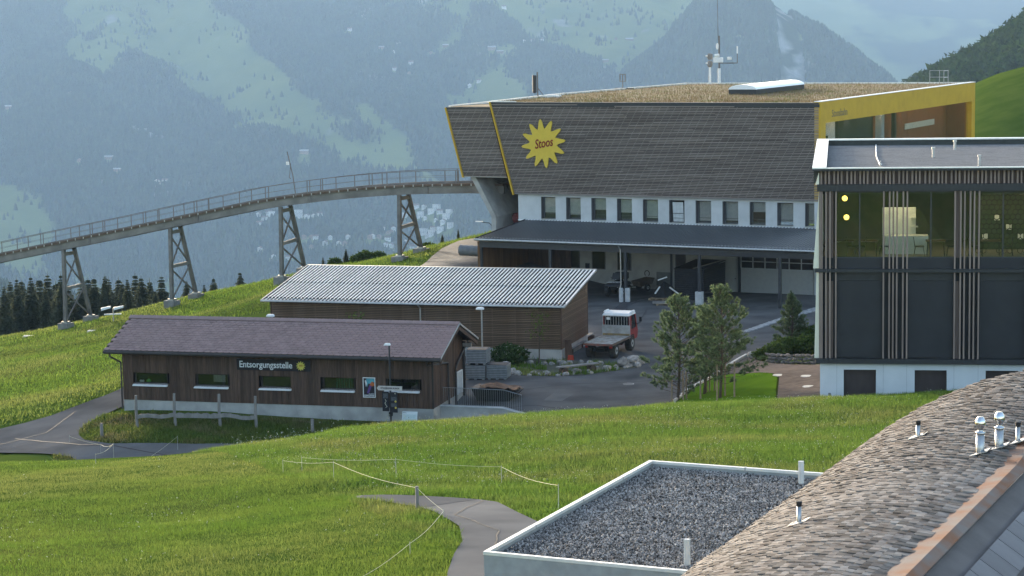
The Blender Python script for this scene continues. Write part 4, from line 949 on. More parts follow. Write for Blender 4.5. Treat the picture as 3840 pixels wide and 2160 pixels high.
mst = thing('antenna_mast', 'thin steel antenna mast clamped to the viaduct railing', 'antenna', (8.313, 154.748, 0), -.4733)
MB().path([(-35.2, V0-.1, 6.1), (-35.45, V0-.1, 7.9), (-35.95, V0-.1, 9.9)], .045, 8).build('pole', M_steel, mst)
MB().path([(-35.65, V0-.1, 7.6), (-35.8, V0-.1, 7.7), (-35.62, V0-.1, 8.9)], .03, 6).build('side_rod', M_steel, mst)
MB().box(-35.98, -35.72, V0-.28, V0-.16, 8.78, 9.05).build('junction_box', M_white, mst, bev=.02)

# ------------------------------------------------------------------ lodge with timber fins and lit restaurant
lod = thing('lodge', 'dark flat-roofed lodge with brown upright fins, lit restaurant windows and white base', 'building', (14.267, 98.0, 2.795), -.1529)
M_fin = mat('brown grey fins', (.225, .165, .140), .8, (.27, .205, .175), scale=2, stretch=(6, 6, .4), rnd=.12, bump=.002)
M_panel = mat('anthracite panel', (.024, .024, .027), .6, (.030, .030, .033), scale=1, spec=.3)
M_ledge = mat('dark ledge metal', (.030, .030, .032), .5, (.036, .036, .038))
M_lodwhite = mat('white lodge plaster', (.60, .62, .64), .9, (.56, .58, .60), scale=.8, dirt=.08)
M_cream = mat('cream side boards', (.74, .70, .58), .7, (.70, .66, .54))
LR = 17.0; LB = 22.5
DO = [(1.09, 2.57), (4.33, 5.79), (7.54, 9.02), (10.75, 12.23), (13.97, 15.45)]
bs = thing('base', None, None); bs.parent = lod
e = [0.]+[x for d in DO for x in d]+[LR]
for i in range(0, len(e), 2): box('pier', M_lodwhite, bs, e[i], e[i+1], 0, .5, -2.2, 1.74)
for a, b in DO:
    box('lintel', M_lodwhite, bs, a, b, 0.002, .498, 1.445, 1.738)
    d = box('door', mat('dark brown shutter', (.046, .033, .031), .6, (.056, .041, .038), stretch=(1, 1, .3)), bs, a, b, .30, .34, -2.0, 1.445)
    box('frame', M_ledge, d, a, a+.03, .26, .30, -2.0, 1.44)
box('back_wall', M_lodwhite, bs, 0.01, LR, .52, LB, -2.2, 1.70)
for u in (.772, 2.9, 3.97, 6.11, 7.2, 9.3, 10.4): box('joint', mat('plaster joint', (.40, .42, .44), .9), bs, u-.008, u+.008, -.004, .0, -2.0, 1.735)
box('vent', mat('grey vent', (.16, .16, .16), .5), bs, .38, .50, -.01, .0, .17, .34)
box('ledge', M_ledge, lod, -.18, LR, -.26, .3, 1.76, 1.99)
box('ledge', M_ledge, lod, -.24, LR, -.28, .3, 6.02, 6.17)
box('ledge', M_ledge, lod, -.14, LR, -.24, .3, 9.76, 10.08)
box('fascia', M_ledge, lod, -.34, LR, -.40, .1, 10.70, 10.80)
box('lower_core', M_panel, lod, -.05, LR, .10, 8, 1.99, 6.02)
box('spandrel', M_panel, lod, .0, LR, .0, .099, 6.17, 6.66)
box('upper_back', M_dark, lod, -.04, LR, 9.0, LB, 6.17, 10.38)
box('side_wall', M_panel, lod, -.05, .05, .1, 9.0, 6.17, 9.76)
for i, (a, b) in enumerate(((.76, 2.84), (3.99, 6.05), (7.21, 9.26), (10.42, 12.48), (13.64, 15.7))):
    box('panel', M_panel, lod, a, b, .03, .099, 2.05, 5.60)
    box('panel', M_ledge, lod, a, b, .045, .099, 5.61, 5.99)
FG = [[-.0, .083, .267, .45, .718], [2.884, 3.151, 3.32, 3.49, 3.768, 3.95], [6.094, 6.35, 6.526, 6.777, 6.957, 7.173], [9.31, 9.58, 9.75, 9.92, 10.19, 10.37], [12.52, 12.78, 12.95, 13.2, 13.39, 13.60], [15.74, 16, 16.2, 16.4, 16.6]]
for lo, hi, nm in ((2.0, 6.01, 'lower'), (6.18, 9.75, 'upper')):
    fm = MB().box(-.035, .035, -.16, .02, lo, hi).mesh('fin', M_fin)
    for g in FG:
        for u in g: inst(fm, 'fin', lod, (u, -.02, 0))
    for a, b, top in ((.30, .60, hi-.42 if lo < 3 else hi), (6.13, 6.32, hi-.42 if lo < 3 else hi), (-.04, .05, hi)):
        box('fin_panel', mat('brown fin panel', (.140, .100, .085), .8, (.16, .118, .10), stretch=(5, 5, .4)), lod, a, b, -.025, .024, lo if lo < 3 else lo+.5, top)
fm = MB().box(-.04, .04, -.10, .04, 10.085, 10.695).mesh('fin', M_fin); u = .05
box('frieze_panel', mat('brown frieze', (.115, .082, .070), .8), lod, -.05, LR, .05, .2, 10.081, 10.699)
k = 0
while u < LR: inst(fm, 'fin', lod, (u, 0, 0)); u += (.19, .165, .235, .17, .165, .25)[k % 6]; k += 1
# flared cream boards along the sunny flank
for w0, w1, f in ((10.06, 10.62, .16), (6.19, 9.70, .26), (2.0, 5.98, .20)):
    MB().hexa([(-.06-f, -.10, w0), (-.05, -.10, w0), (-.05, LB, w0), (-.06-f, LB, w0), (-.06-f*(.55 if w1 < 6 else 0), -.10, w1), (-.05, -.10, w1), (-.05, LB, w1), (-.06-f*(.55 if w1 < 6 else 0), LB, w1)]).build('flank_boards', M_cream, lod)
# roof: gravel, copings, pipes
lr_ = thing('roof', None, None); lr_.parent = lod
M_gravel = mat('roof gravel', (.29, .285, .28), .95, (.17, .168, .165), scale=14, detail=6, spec=.0, bump=.006, bscale=18, dirt=.2)
box('gravel', M_gravel, lr_, .2, LR-.1, .21, LB-.2, 10.40, 10.52)
box('coping', M_coping, lr_, -.36, .28, -.40, LB+.1, 10.81, 10.88)
box('coping', M_coping, lr_, .281, LR, LB-.5, LB+.1, 10.81, 10.88)
box('coping', M_coping, lr_, .281, LR, -.40, -.20, 10.81, 10.86)
box('parapet', mat('dark upstand', (.05, .055, .052), .7), lr_, -.30, .20, .21, LB, 10.1, 10.809)
box('parapet', MATS['dark upstand'], lr_, .2, LR, LB-.42, LB, 10.1, 10.809); box('parapet', MATS['dark upstand'], lr_, -.3, LR, -.3, -.22, 10.801, 10.809)
for u, v in ((5.6, 11.5), (7.0, 17.6), (7.5, 5.2)):
    p = MB().lathe([(.07, 0), (.07, .42), (.10, .43), (.10, .52)], (u, v, 10.52), 10).build('vent_pipe', M_zinc, lr_)
MB().path([(2.9, 21.9, 10.56), (2.75, 12, 10.56), (2.8, 5.4, 10.58), (2.85, 3.4, 10.75)], .03, 6).build('lightning_wire', M_white, lr_)
MB().tube((2.8, 3.6, 10.5), (2.8, 3.6, 10.9), .03, n=6).build('wire_post', M_zinc, lr_)
# restaurant behind the glass
rs = thing('restaurant', None, None); rs.parent = lod
box('floor', mat('restaurant floor', (.20, .18, .14), .5), rs, 0.06, LR, .12, 8.9, 6.45, 6.60)
box('ceiling', mat('restaurant ceiling', (.10, .10, .095), .8), rs, 0.06, LR, .12, 8.9, 9.60, 9.74)
box('back_wall', mat('restaurant wall', (.07, .075, .07), .8, (.10, .09, .08), scale=1.5), rs, 0.06, LR, 8.7, 8.89, 6.6, 9.6)
box('side_panel', mat('teal wall', (.30, .42, .40), .8), rs, .07, .12, .3, 8.6, 6.62, 9.58)
for a, b in ((.76, 2.85), (2.96, 3.95), (3.99, 6.05), (6.4, 7.1), (7.21, 9.26), (9.4, 10.3), (10.42, 12.48), (12.6, 13.5), (13.64, 15.7)):
    box('pane', M_glass_st, rs, a, b, .03, .042, 6.67, 9.75)
for u in (1.80, 5.02, 8.25, 11.45, 14.7): box('mullion', M_anth, rs, u-.03, u+.03, .01, .07, 6.66, 9.76)
for w in (6.66, 9.69): box('rail', M_anth, rs, .05, LR, .005, .08, w, w+.05)
M_lamp = mat('lamp globe', (1, .8, .3), .5, emit=(1, .68, .10), es=.9)
for u, w in ((1.12, 9.38), (1.20, 8.50)):
    l = thing('globe_lamp', None, None); l.parent = rs
    MB().lathe([(.02, -.125), (.08, -.10), (.12, -.04), (.125, 0), (.12, .05), (.08, .10), (.02, .125)], (u, .5, w), 14).build('globe', M_lamp, l, smooth=True)
    MB().path([(u-.1, .5, w-.03), (u-.38, .5, w-.22), (u-.42, .5, w-.35)], .012, 5).build('arm', M_black, l)
cnt = thing('counter', None, None); cnt.parent = rs
M_tile = mat('lit cream tiles', (.70, .69, .55), .4, (.60, .60, .48), scale=3)
box('tiled_wall', M_tile, cnt, 2.9, 4.45, 3.2, 3.4, 6.85, 8.70)
for q in range(4): box('shelf', M_tile, cnt, 4.2, 4.75-.1*q, 2.9, 3.19, 6.95+q*.42, 7.0+q*.42)
box('worktop', M_tile, cnt, 3.0, 5.0, 2.2, 3.1, 6.60, 7.45)
M_added_lamp = mat('added ceiling spots', (1, .9, .7), .5, emit=(1, .83, .52), es=15)  # unseen ceiling lamps, added to brighten the restaurant behind the glass
for u in (3.3, 4.1, 6.9, 8.0, 9.4, 12): MB().lathe([(.01, 0), (.16, 0), (.16, .03), (.01, .03)], (u, 2.6, 9.57), 10).build('ceiling_spot', M_added_lamp, rs)
for u in (1.1, 2.2, 5.3, 7.8):
    tb = thing('dining_table', None, None); tb.parent = rs
    box('top', M_wood, tb, u-.45, u+.45, .9, 1.7, 7.30, 7.34)
    for a in (-.4, .4):
        for b in (1.0, 1.6): MB().tube((u+a, b, 6.6), (u+a*.9, b, 7.3), .015, n=5).build('leg', M_black, tb)
    for s in (-.75, .75):
        ch = thing('dining_chair', None, None); ch.parent = rs
        x = u+s
        box('seat', M_black, ch, x-.22, x+.22, 1.1, 1.5, 7.04, 7.08)
        MB().hexa([(x+s*.26, 1.1, 7.1), (x+s*.30, 1.1, 7.1), (x+s*.30, 1.5, 7.1), (x+s*.26, 1.5, 7.1), (x+s*.33, 1.1, 7.48), (x+s*.37, 1.1, 7.48), (x+s*.37, 1.5, 7.48), (x+s*.33, 1.5, 7.48)]).build('backrest', M_black, ch)
        for a in (-.2, .2):
            for b in (1.12, 1.48): MB().tube((x+a*1.25, b, 6.6), (x+a*.9, b, 7.04), .012, n=5).build('leg', M_black, ch)
hx = MB()
for i in range(17):
    for j in range(13):
        if R.random() < .12: continue
        cx = 7.3+i*.24+(j % 2)*.12; cz = 6.75+j*.225; P = [(cx+.14*math.cos(PI/6+k*PI/3), 2.4, cz+.14*math.sin(PI/6+k*PI/3)) for k in range(7)]
        hx.path(P, .018, 4)
hx.build('lattice_screen', M_black, rs)
box('shelf_wall', mat('green shelving', (.04, .055, .035), .8, (.05, .06, .04), scale=2), rs, 7.2, 12, 4.2, 4.4, 6.6, 9.5)
for i in range(8): box('light_niche', M_tile, rs, 7.6+i*.55, 7.85+i*.55, 4.10, 4.19, 7.1+(i*5 % 3)*.45, 7.35+(i*5 % 3)*.45)

# ------------------------------------------------------------------ low annex with pebbled flat roof
anx = thing('gravel_roof_annex', 'low annex with dark pebbled flat roof and bright metal coping', 'building', (-.61, 38.0, 10.97), -.4244)
AU, AV = 8.0, 8.63
box('wall', mat('tan render', (.30, .20, .13), .9, (.27, .18, .12)), anx, .5, AU, .45, AV-.3, -3.6, -.42)
for q in ((.01, .08, .01, AV-.01), (.0801, AU, .01, .07), (.0801, AU, AV-.07, AV-.01)): box('fascia', mat('grey fascia', (.33, .35, .34), .6), anx, q[0], q[1], q[2], q[3], -.44, -.031)
ar = thing('roof', None, None); ar.parent = anx
for q in ((0, .09, 0, AV), (.091, AU, AV-.08, AV), (.091, AU, 0, .08)): box('coping', M_coping, ar, q[0], q[1], q[2], q[3], -.03, .03)
for u in (2.2, 4.4): box('coping_joint', M_zinc, ar, u, u+.03, AV-.085, AV+.004, -.028, .036)
for v in (2.2, 4.6, 6.8): box('coping_joint', M_zinc, ar, -.004, .095, v, v+.02, -.028, .034)
box('gravel', mat('annex gravel', (.07, .068, .067), .95, (.12, .118, .116), scale=26, detail=3, bump=.02, bscale=30), ar, .0802, AU, .0701, AV-.0701, -.2, -.11)
ng = 60000; rr = np.random.RandomState(91); gx = rr.uniform(.1, 6.5, ng); gy = rr.uniform(.09, AV-.09, ng); gs = rr.uniform(.010, .026, ng); gs[:] *= (1+.3*rr.randn(ng)*.5)
oct_ = np.array([(1, 0, 0), (-1, 0, 0), (0, 1, 0), (0, -1, 0), (0, 0, 1), (0, 0, -.6)], float)
V = np.stack([gx, gy, -.105+gs*.3], -1)[:, None, :]+oct_[None]*gs[:, None, None]*(.6+.8*rr.rand(ng, 6, 1)); an = rr.rand(ng)*6
f8 = np.array([(0, 2, 4), (2, 1, 4), (1, 3, 4), (3, 0, 4), (2, 0, 5), (1, 2, 5), (3, 1, 5), (0, 3, 5)])
npmesh('pebbles', V.reshape(-1, 3), (f8[None]+(np.arange(ng)*6)[:, None, None]).reshape(-1, 3), mat('pebbles', (.30, .282, .265), .9, (.20, .188, .178), scale=3, spec=.05, rnd=.9, island=True), ar, kind='stuff')
for u, v, h in ((3.62, 8.0, .50), (3.64, .83, .5)): MB().lathe([(.062, 0), (.062, h), (.045, h)], (u, v, -.12), 10).build('vent_pipe', mat('white pipe', (.62, .62, .60), .5), ar)

# ------------------------------------------------------------------ shingled roof in the foreground
sh = thing('shingled_roof_house', 'house with a swelling roof of small grey brown shingles and steel vents', 'building', (0, 0, 0))
th_ = -.4244; ex = Vector((math.cos(th_), math.sin(th_), 0)); ey = Vector((-math.sin(th_), math.cos(th_), 0))
E0 = Vector((5.84, 35.2, 0)); WID = 3.7
# s across from eave to ridge (0..WID), t along, 0 at the far end and negative towards the viewer
def roofp(s, t):
    k = np.clip(-t/6., 0, 1); Hh = 1.57-.43*k
    z = CZ-7.29+Hh*(1-(1-np.clip(s/WID, 0, 1.0))**2)
    return E0+ex*s+ey*t+Vector((0, 0, float(z)))
SSEG = 26; TMIN = -13.0
m = MB(); NS, NT = 16, 20; vs = []; fs = []
for j in range(NT+1):
    for i in range(NS+1): vs.append(roofp(WID*i/NS, TMIN*j/NT))
for j in range(NT):
    for i in range(NS): a = j*(NS+1)+i; fs.append((a, a+1, a+NS+2, a+NS+1))
rfd = m.add(vs, fs).build('roof', M_wood_dark, sh)
M_shing = mat('weathered shingles', (.26, .236, .212), .9, (.15, .125, .108), scale=5, detail=4, spec=.05, rnd=.45, bump=.003, bscale=40)
M_shing_i = mat('weathered shingles joined', (.26, .236, .212), .9, (.15, .125, .108), scale=5, detail=4, spec=.05, rnd=.45, island=True, bump=.003, bscale=40)
shm_ = MB().prism([(-.062, .012), (-.042, -.008), (.042, -.008), (.062, .012), (.062, .20), (-.062, .20)], 'z', 0, .022).mesh('shingle', M_shing)
big = MB(); cnt_ = 0
course = .122; ncs = int(WID*1.09/course)
cand = []
for c in range(ncs):
    s = c*course/1.09
    if s > WID-.26: break
    t = -.06-(c % 2)*.066
    while t > TMIN+.1:
        p = roofp(s, t); cand.append((p.y, s, t, p)); t -= .132
cand.sort(key=lambda q: q[0]); 
vis = [q for q in cand if q[0] > 27.2]
keep = set(id(q) for q in vis[:300])
for q in cand:
    _, s, t, p = q
    p2 = roofp(min(s+.2, WID), t); up = (p2-p).normalized(); al = -ey; nn = al.cross(up); nn = nn if nn.z > 0 else -nn
    lift = .012+R.uniform(0, .018); tl = .15+R.uniform(-.05, .05)
    up2 = (up*math.cos(tl)-nn*math.sin(tl)*-1*0+up*0).normalized()
    yv = (up*math.cos(tl)-nn*math.sin(tl)).normalized(); zv = (nn*math.cos(tl)+up*math.sin(tl)).normalized(); xv = yv.cross(zv)
    sc_ = R.uniform(.80, .97)
    o0 = p+nn*(lift+.05)
    if id(q) in keep:
        M4 = Matrix(((xv.x*sc_, yv.x, zv.x, o0.x), (xv.y*sc_, yv.y, zv.y, o0.y), (xv.z*sc_, yv.z, zv.z, o0.z), (0, 0, 0, 1)))
        o = link(bpy.data.objects.new('shingle', shm_), rfd); o.matrix_basis = M4
    else:
        P = [(-.062*sc_, .012), (-.042*sc_, -.008), (.042*sc_, -.008), (.062*sc_, .012), (.062*sc_, .20), (-.062*sc_, .20)]
        big.add([o0+xv*a+yv*b for a, b in P]+[o0+xv*a+yv*b+zv*.022 for a, b in P], [(6, 7, 8, 9, 10, 11), (0, 1, 7, 6), (1, 2, 8, 7), (2, 3, 9, 8), (3, 4, 10, 9), (5, 0, 6, 11)])
tag(big.build('shingles', M_shing_i, rfd), kind='stuff')
# eave flashing, rusty ridge flashing, slate slope beyond the ridge
fl = MB(); vs = []; fs = []
for j in range(21):
    t = -2.2+(TMIN+2.2)*j/20; q = roofp(0, t); vs += [q-ex*.16+Vector((0, 0, -.02)), q+ex*.03+Vector((0, 0, .05))]
for j in range(20): fs.append((2*j, 2*j+1, 2*j+3, 2*j+2))
fl.add(vs, fs).build('eave_flashing', mat('cream flashing', (.66, .62, .50), .5, (.55, .5, .38), scale=5), rfd)
nh = MB().prism([(-.03, 0), (.03, 0), (0, .07)], 'x', -.01, .01).mesh('snow_hook', M_black)
for j in range(34):
    q = roofp(0, -2.3-j*.31); inst(nh, 'snow_hook', rfd, q+ex*(.0+.04*(j % 2))+Vector((0, 0, .05)), (0, 0, th_+R.uniform(-.3, .3)))
rg = MB(); vs = []; fs = []
for j in range(27):
    t = .0+TMIN*j/26
    for ds, dzz in ((-.26, .075), (.02, .10), (.14, .03)):
        q = roofp(WID, t)+ex*ds+Vector((0, 0, dzz-(.02 if ds < 0 else 0))); vs.append(q)
for j in range(26):
    for i in range(2): a = 3*j+i; fs.append((a, a+1, a+4, a+3))
rg.add(vs, fs).build('ridge_flashing', mat('rust streaked flashing', (.22, .095, .045), .8, (.20, .165, .145), scale=2.2, detail=8, stretch=(1, 1, 1)), rfd)
M_slate = mat('blue grey slates', (.150, .143, .152), .65, (.185, .178, .185), scale=3, rnd=.22, dirt=.2)
sls = thing('slate_slope', None, None); sls.parent = sh
sl_t = MB().box(0, .33, 0, .52, 0, .012).mesh('slate', M_slate)
deck = MB(); dvs = []
for j in range(27): p = roofp(WID, TMIN*j/26)+ex*.1+Vector((0, 0, -.02)); dvs += [p, p+ex*3.1+Vector((0, 0, -2.034))]
deck.add(dvs, [(2*j, 2*j+1, 2*j+3, 2*j+2) for j in range(26)]).build('deck', mat('smooth grey flashing', (.12, .106, .104), .7, (.085, .075, .074), scale=2), sls)
for r_ in range(5):
    for c in range(24):
        t = -.3-c*.52-(r_ % 2)*.26; s0 = .40+r_*.46
        if t < TMIN+.2: continue
        q = roofp(WID, t)+ex*s0+Vector((0, 0, -.656*(s0-.1)+.03))
        dn = (ex*1.0+Vector((0, 0, -.656))).normalized(); nn = dn.cross(ey); nn = nn if nn.z > 0 else -nn
        M4 = Matrix(((dn.x*1.34, ey.x*.955, nn.x, q.x), (dn.y*1.34, ey.y*.955, nn.y, q.y), (dn.z*1.34, ey.z*.955, nn.z, q.z), (0, 0, 0, 1)))
        o = link(bpy.data.objects.new('slate', sl_t), sls); o.matrix_basis = M4
# gable wall and body under the roof
a = roofp(0, 0); b = roofp(WID, 0); c_ = b+ex*3+Vector((0, 0, -2)); gw = MB()
base = [E0+ex*.35+Vector((0, 0, 8)), E0+ex*6.2+Vector((0, 0, 8))]
front = [p+ey*TMIN for p in base]
gw.hexa([front[0], front[1], base[1], base[0]]+[p+Vector((0, 0, 5.35)) for p in (front[0], front[1], base[1], base[0])]).build('wall', M_lodwhite, sh)
M_inox = mat('stainless steel', (.62, .63, .64), .16, (.55, .56, .57), scale=3, metal=.95)
def vent(s, t, kind, h):
    q = roofp(s, t); v = thing('roof_vent', None, None); v.parent = sh; k = .56; h *= k
    MB().box(-.13, .13, -.13, .13, 0, .012).build('flashing', M_zinc, v, loc=q+Vector((0, 0, .09)), rot=(0, -.35, th_))
    if kind == 'globe':
        MB().lathe([(.105*k, -.1), (.105*k, h+.08)], q, 16).build('pipe', M_zinc, v, smooth=True); h += .08
        MB().lathe([(r*k, h+z*k) for r, z in ((.125, 0), (.125, .045), (.07, .06), (.07, .10), (.125, .20), (.135, .26), (.12, .34), (.075, .41), (.07, .42))], q, 16).build('globe_cowl', M_inox, v, smooth=True)
    else:
        MB().lathe([(.055*k, -.1), (.055*k, h+.08)], q, 12).build('pipe', M_zinc, v, smooth=True); h += .08
        MB().lathe([(.066*k, h-.01), (.07*k, h+.05), (.045*k, h+.055)], q, 12).build('cap', M_black, v)
for v_ in ((1.8, -3.6, 'pipe', .34), (3.1, -5.4, 'globe', .50), (3.3, -5.1, 'globe', .48), (3.5, -4.8, 'pipe', .42), (1.4, -8.4, 'pipe', .42)): vent(*v_)
# ------------------------------------------------------------------ trees and plants
M_bark = mat('bark', (.10, .075, .055), .95, (.06, .045, .035), scale=6, stretch=(1, 1, .3), bump=.01)
M_spruce = leafmat('spruce needles', (.085, .100, .072), (.110, .125, .085), trans=.3, rnd=.4, scale=.5)
M_pine = leafmat('pine needles', (.105, .150, .082), (.145, .190, .10), trans=.4, rnd=.4, scale=1.2)
M_leafg = leafmat('shrub leaves', (.045, .080, .022), (.070, .105, .030), trans=.3, rnd=.4, scale=1.5)
def tris(name, V, m):
    V = np.asarray(V, np.float32).reshape(-1, 3); me = bpy.data.meshes.new(name); n = len(V)
    me.vertices.add(n); me.vertices.foreach_set('co', V.ravel()); me.loops.add(n); me.loops.foreach_set('vertex_index', np.arange(n, dtype=np.int32))
    me.polygons.add(n//3); me.polygons.foreach_set('loop_start', np.arange(0, n, 3, dtype=np.int32)); me.update(calc_edges=True); me.materials.append(m)
    return me
def spruce_meshes(h, rb, seed, dens=1.):
    r = np.random.RandomState(seed); T = []
    nw = int(h*4.6)
    for k in range(nw):
        z = h*(.05+.95*k/nw)+r.randn()*.05; rad = rb*(1-z/h)**.85*(.72+.5*r.rand())+.06; nb = int((6+3*r.rand())*dens)
        a0 = r.rand()*6
        for b in range(nb):
            a = a0+b*2*PI/nb+r.randn()*.18; L_ = rad*(.7+.5*r.rand()); d = np.array([math.cos(a), math.sin(a), 0]); sd = np.array([-d[1], d[0], 0]); droop = .28+.25*r.rand()
            for q in range(7):
                t = (q+.5)/7; p = d*L_*t+np.array([0, 0, z-droop*L_*t*t*1.1]); s = L_*.34*(1.2-t)+.09
                for sg in (1, -1):
                    T += [p, p+sd*sg*s*(.6+.6*r.rand())+d*s*.5+np.array([0, 0, -s*.35*r.rand()]), p+d*s*.9+np.array([0, 0, -s*.2])]
                T += [p, p+np.array([0, 0, -s*1.1])+sd*r.randn()*s*.5, p+d*s*.7]
    T += [np.array([-.05, 0, h*.94]), np.array([.05, 0, h*.94]), np.array([0, 0, h*1.03])]
    tr = MB().tube((0, 0, -1.5), (0, 0, h*.95), h*.017, .01, 7).mesh('trunk', M_bark)
    return tr, tris('crown', T, M_spruce)
SPR = [spruce_meshes(10, 2.5, 3), spruce_meshes(10, 3.0, 4), spruce_meshes(10, 2.1, 5), spruce_meshes(10, 2.7, 6)]
def spruce(x, y, zb, h, v, label, group):
    t = thing('spruce_tree', label, 'tree', (x, y, zb), R.uniform(0, 6), group); k = h/10; t.scale = (k*R.uniform(.9, 1.1), k*R.uniform(.9, 1.1), k)
    inst(SPR[v][0], 'trunk', t); inst(SPR[v][1], 'crown', t)
g_ = 'dark spruces below the viaduct'
for i, (x, z) in enumerate(((-53.3, -6.4), (-52.1, -6.3), (-51.1, -5.9), (-50.2, -6.0), (-49.3, -5.7), (-48.3, -6.6), (-47.9, -5.7), (-44.4, -6.1), (-43.2, -6.0), (-41.4, -6.8), (-40.0, -5.8), (-38.5, -6.8), (-37.2, -6.1), (-34.6, -6.7), (-32.7, -7.1), (-31.7, -6.4))):
    y = 225+R.uniform(-9, 12); k = y/225; X_, Zt = x*k, CZ+(z+.5-CZ)*k; zb = h1(X_, y)-.4
    if i >= 13: zb = Zt-6
    spruce(X_, y, zb, Zt-zb, i % 4, 'dark green spruce in the row on the slope below the viaduct', g_)
for i in range(14):
    y = 236+R.uniform(0, 16); x = -55+i*1.9+R.uniform(-1, 1); zb = h1(x, y)-1; top = CZ+((-7.9)-CZ)*y/225+R.uniform(-1.5, .3)
    spruce(x, y, zb, max(4, top-zb), (i+1) % 4, 'dark spruce in the back row, half hidden by the spruces below the viaduct', 'back row of spruces below the viaduct')
for i in range(26):
    y = 213+R.uniform(0, 22); x = (-55.5+i*.72+R.uniform(-.6, .6))*y/225; zb = h1(x, y)-.6; top = CZ+((-5.7)-CZ)*y/225+R.uniform(-1.6, .2)
    spruce(x, y, zb, max(4, top-zb), (i+2) % 4, 'slender dark spruce filling the belt on the slope below the viaduct', 'spruce belt below the viaduct')
spruce(-28.6, 223, -13, 7.9, 1, 'lone wide spruce on the crest right of the second viaduct pier', None)
# small trees and shrubs on the crest near the viaduct's last piers
def bush_mesh(rx, rz, n, seed, size=.09, m=None):
    r = np.random.RandomState(seed); P = r.randn(n, 3); P /= np.linalg.norm(P, axis=1, keepdims=True); P *= (.45+.55*r.rand(n, 1)**.5)*(.8+.4*vnoise(P[:, :1]*2.1+5, P[:, 1:2]*2.1+P[:, 2:]*1.3, seed))
    c = np.stack([P[:, 0]*rx, P[:, 1]*rx, rz*(.95+P[:, 2])], -1)
    V = np.stack([c+r.randn(n, 3)*size for _ in range(3)], 1)
    return tris('leaves', V, m or M_leafg)
BSH = [bush_mesh(1, .62, 900, s, .11) for s in (1, 2, 3)]
for i, (x, z, s) in enumerate(((-7.6, .9, .9), (-6.2, 1.6, 1.1), (-4.8, 1.9, 1.0), (-15.1, .2, 1.0), (-13.3, .4, 1.1), (-12.0, 0., .8), (-17.0, -.5, .7), (-16.1, -.5, .8), (-14.0, -1.1, .9))):
    y = 192+R.uniform(-1, 2); zb = h1(x, y); top = max(z, zb+1.0)
    if i in (1, 2, 3, 6):
        spruce(x, y, zb-.3, top-zb+.3, i % 4, 'stunted young spruce on the grassy crest beside the last piers', 'young spruces on the crest')
    else:
        t = thing('crest_shrub', 'leafy shrub on the grassy crest beside the last piers', 'shrub', (x, y, zb-.2), R.uniform(0, 6), 'shrubs on the crest')
        k = (top-zb)/1.3; inst(BSH[i % 3], 'foliage', t, (0, 0, 0), (0, 0, 0), (k*.9, k*.9, k)); MB().tube((0, 0, -.1), (0, 0, .6*k), .05, .02, 6).build('stem', M_bark, t)
# pines with support stakes on the lawn
def pine(name, label, loc, h, r0, cb, seed, cone=False):
    r = np.random.RandomState(seed); T = []; br = MB(); t = thing(name, label, 'tree', loc, 0)
    bend = [np.array([.12*math.sin(3*q), .1*math.cos(2*q)-.1, q*h]) for q in np.linspace(0, 1, 8)]
    trunk = lambda q: np.array([np.interp(q, np.linspace(0, 1, 8), [b[i] for b in bend]) for i in range(3)])
    tm_ = MB()
    for a, b in zip(bend, bend[1:]): tm_.tube(a, b, .075*(1-a[2]/h)+.015, .075*(1-b[2]/h)+.012, 7)
    tm_.build('trunk', M_bark, t)
    def tuft(p, d, L_):
        for _ in range(18):
            q = d*1.0+r.randn(3)*.55; q /= np.linalg.norm(q); s = np.cross(q, r.randn(3)); s /= np.linalg.norm(s)+1e-6
            l = L_*(.7+.6*r.rand()); w = .022; p0 = p+d*r.rand()*.08
            T.extend([p0-s*w, p0+s*w, p0+q*l])
    nb = int(h*(19 if not cone else 34))
    for k in range(nb):
        q = cb+(1-cb)*(k/nb)**.9; c0 = trunk(q); rel = (q-cb)/(1-cb)
        rad = r0*((1-rel)**.72*(.42+.75*r.rand())+.10) if not cone else r0*((1-rel)**.95*(.7+.4*r.rand())+.05)
        if not cone and rel < .12: rad *= .62+3*rel
        a = k*2.4+r.randn()*.3; el = .25+.55*rel+r.randn()*.12; d = np.array([math.cos(a)*math.cos(el), math.sin(a)*math.cos(el), math.sin(el)])
        tip = c0+d*rad+np.array([0, 0, .12*rad]); mid_ = c0+d*rad*.55
        br.tube(c0, mid_, .018, .012, 4); br.tube(mid_, tip, .012, .006, 4)
        for j in range(max(4, int(rad*9))):
            u = .45+.55*r.rand(); sd = np.cross(d, [0, 0, 1.]); p = c0+(tip-c0)*u+sd*r.randn()*.20*rad*(1.2-u)+np.array([0, 0, r.randn()*.05])
            dd = d*.7+np.array([0, 0, .55])+sd*r.randn()*.4; dd /= np.linalg.norm(dd); tuft(p, dd, .17)
        tuft(tip, d, .17)
    for k in range(6): tuft(trunk(1.)+np.array([0, 0, .05*k]), np.array([0, 0, 1.]), .14)
    br.build('branches', M_bark, t); o = inst(tris('needles', T, M_pine), 'crown', t); return t
pine('pine_tree', 'broad bushy pine on the lawn overhanging the yard kerb', (8.75, 112.3, .27), 5.4, 2.35, .06, 21)
pine('pine_tree', 'taller pine with bare lower trunk between stakes on the lawn', (10.62, 108.4, 1.05), 5.6, 2.2, .14, 22)
pine('pine_tree', 'slim young pine behind the two lawn pines with twisted leader', (10.2, 112.6, .5), 4.6, 1.6, .16, 27)
pine('cone_pine', 'small conical pine in the raised bed beside the lodge', (16.74, 127.3, .75), 3.05, 1.3, .03, 23, True)
M_stake = mat('round timber stakes', (.28, .22, .16), .9, (.22, .17, .12), scale=5)
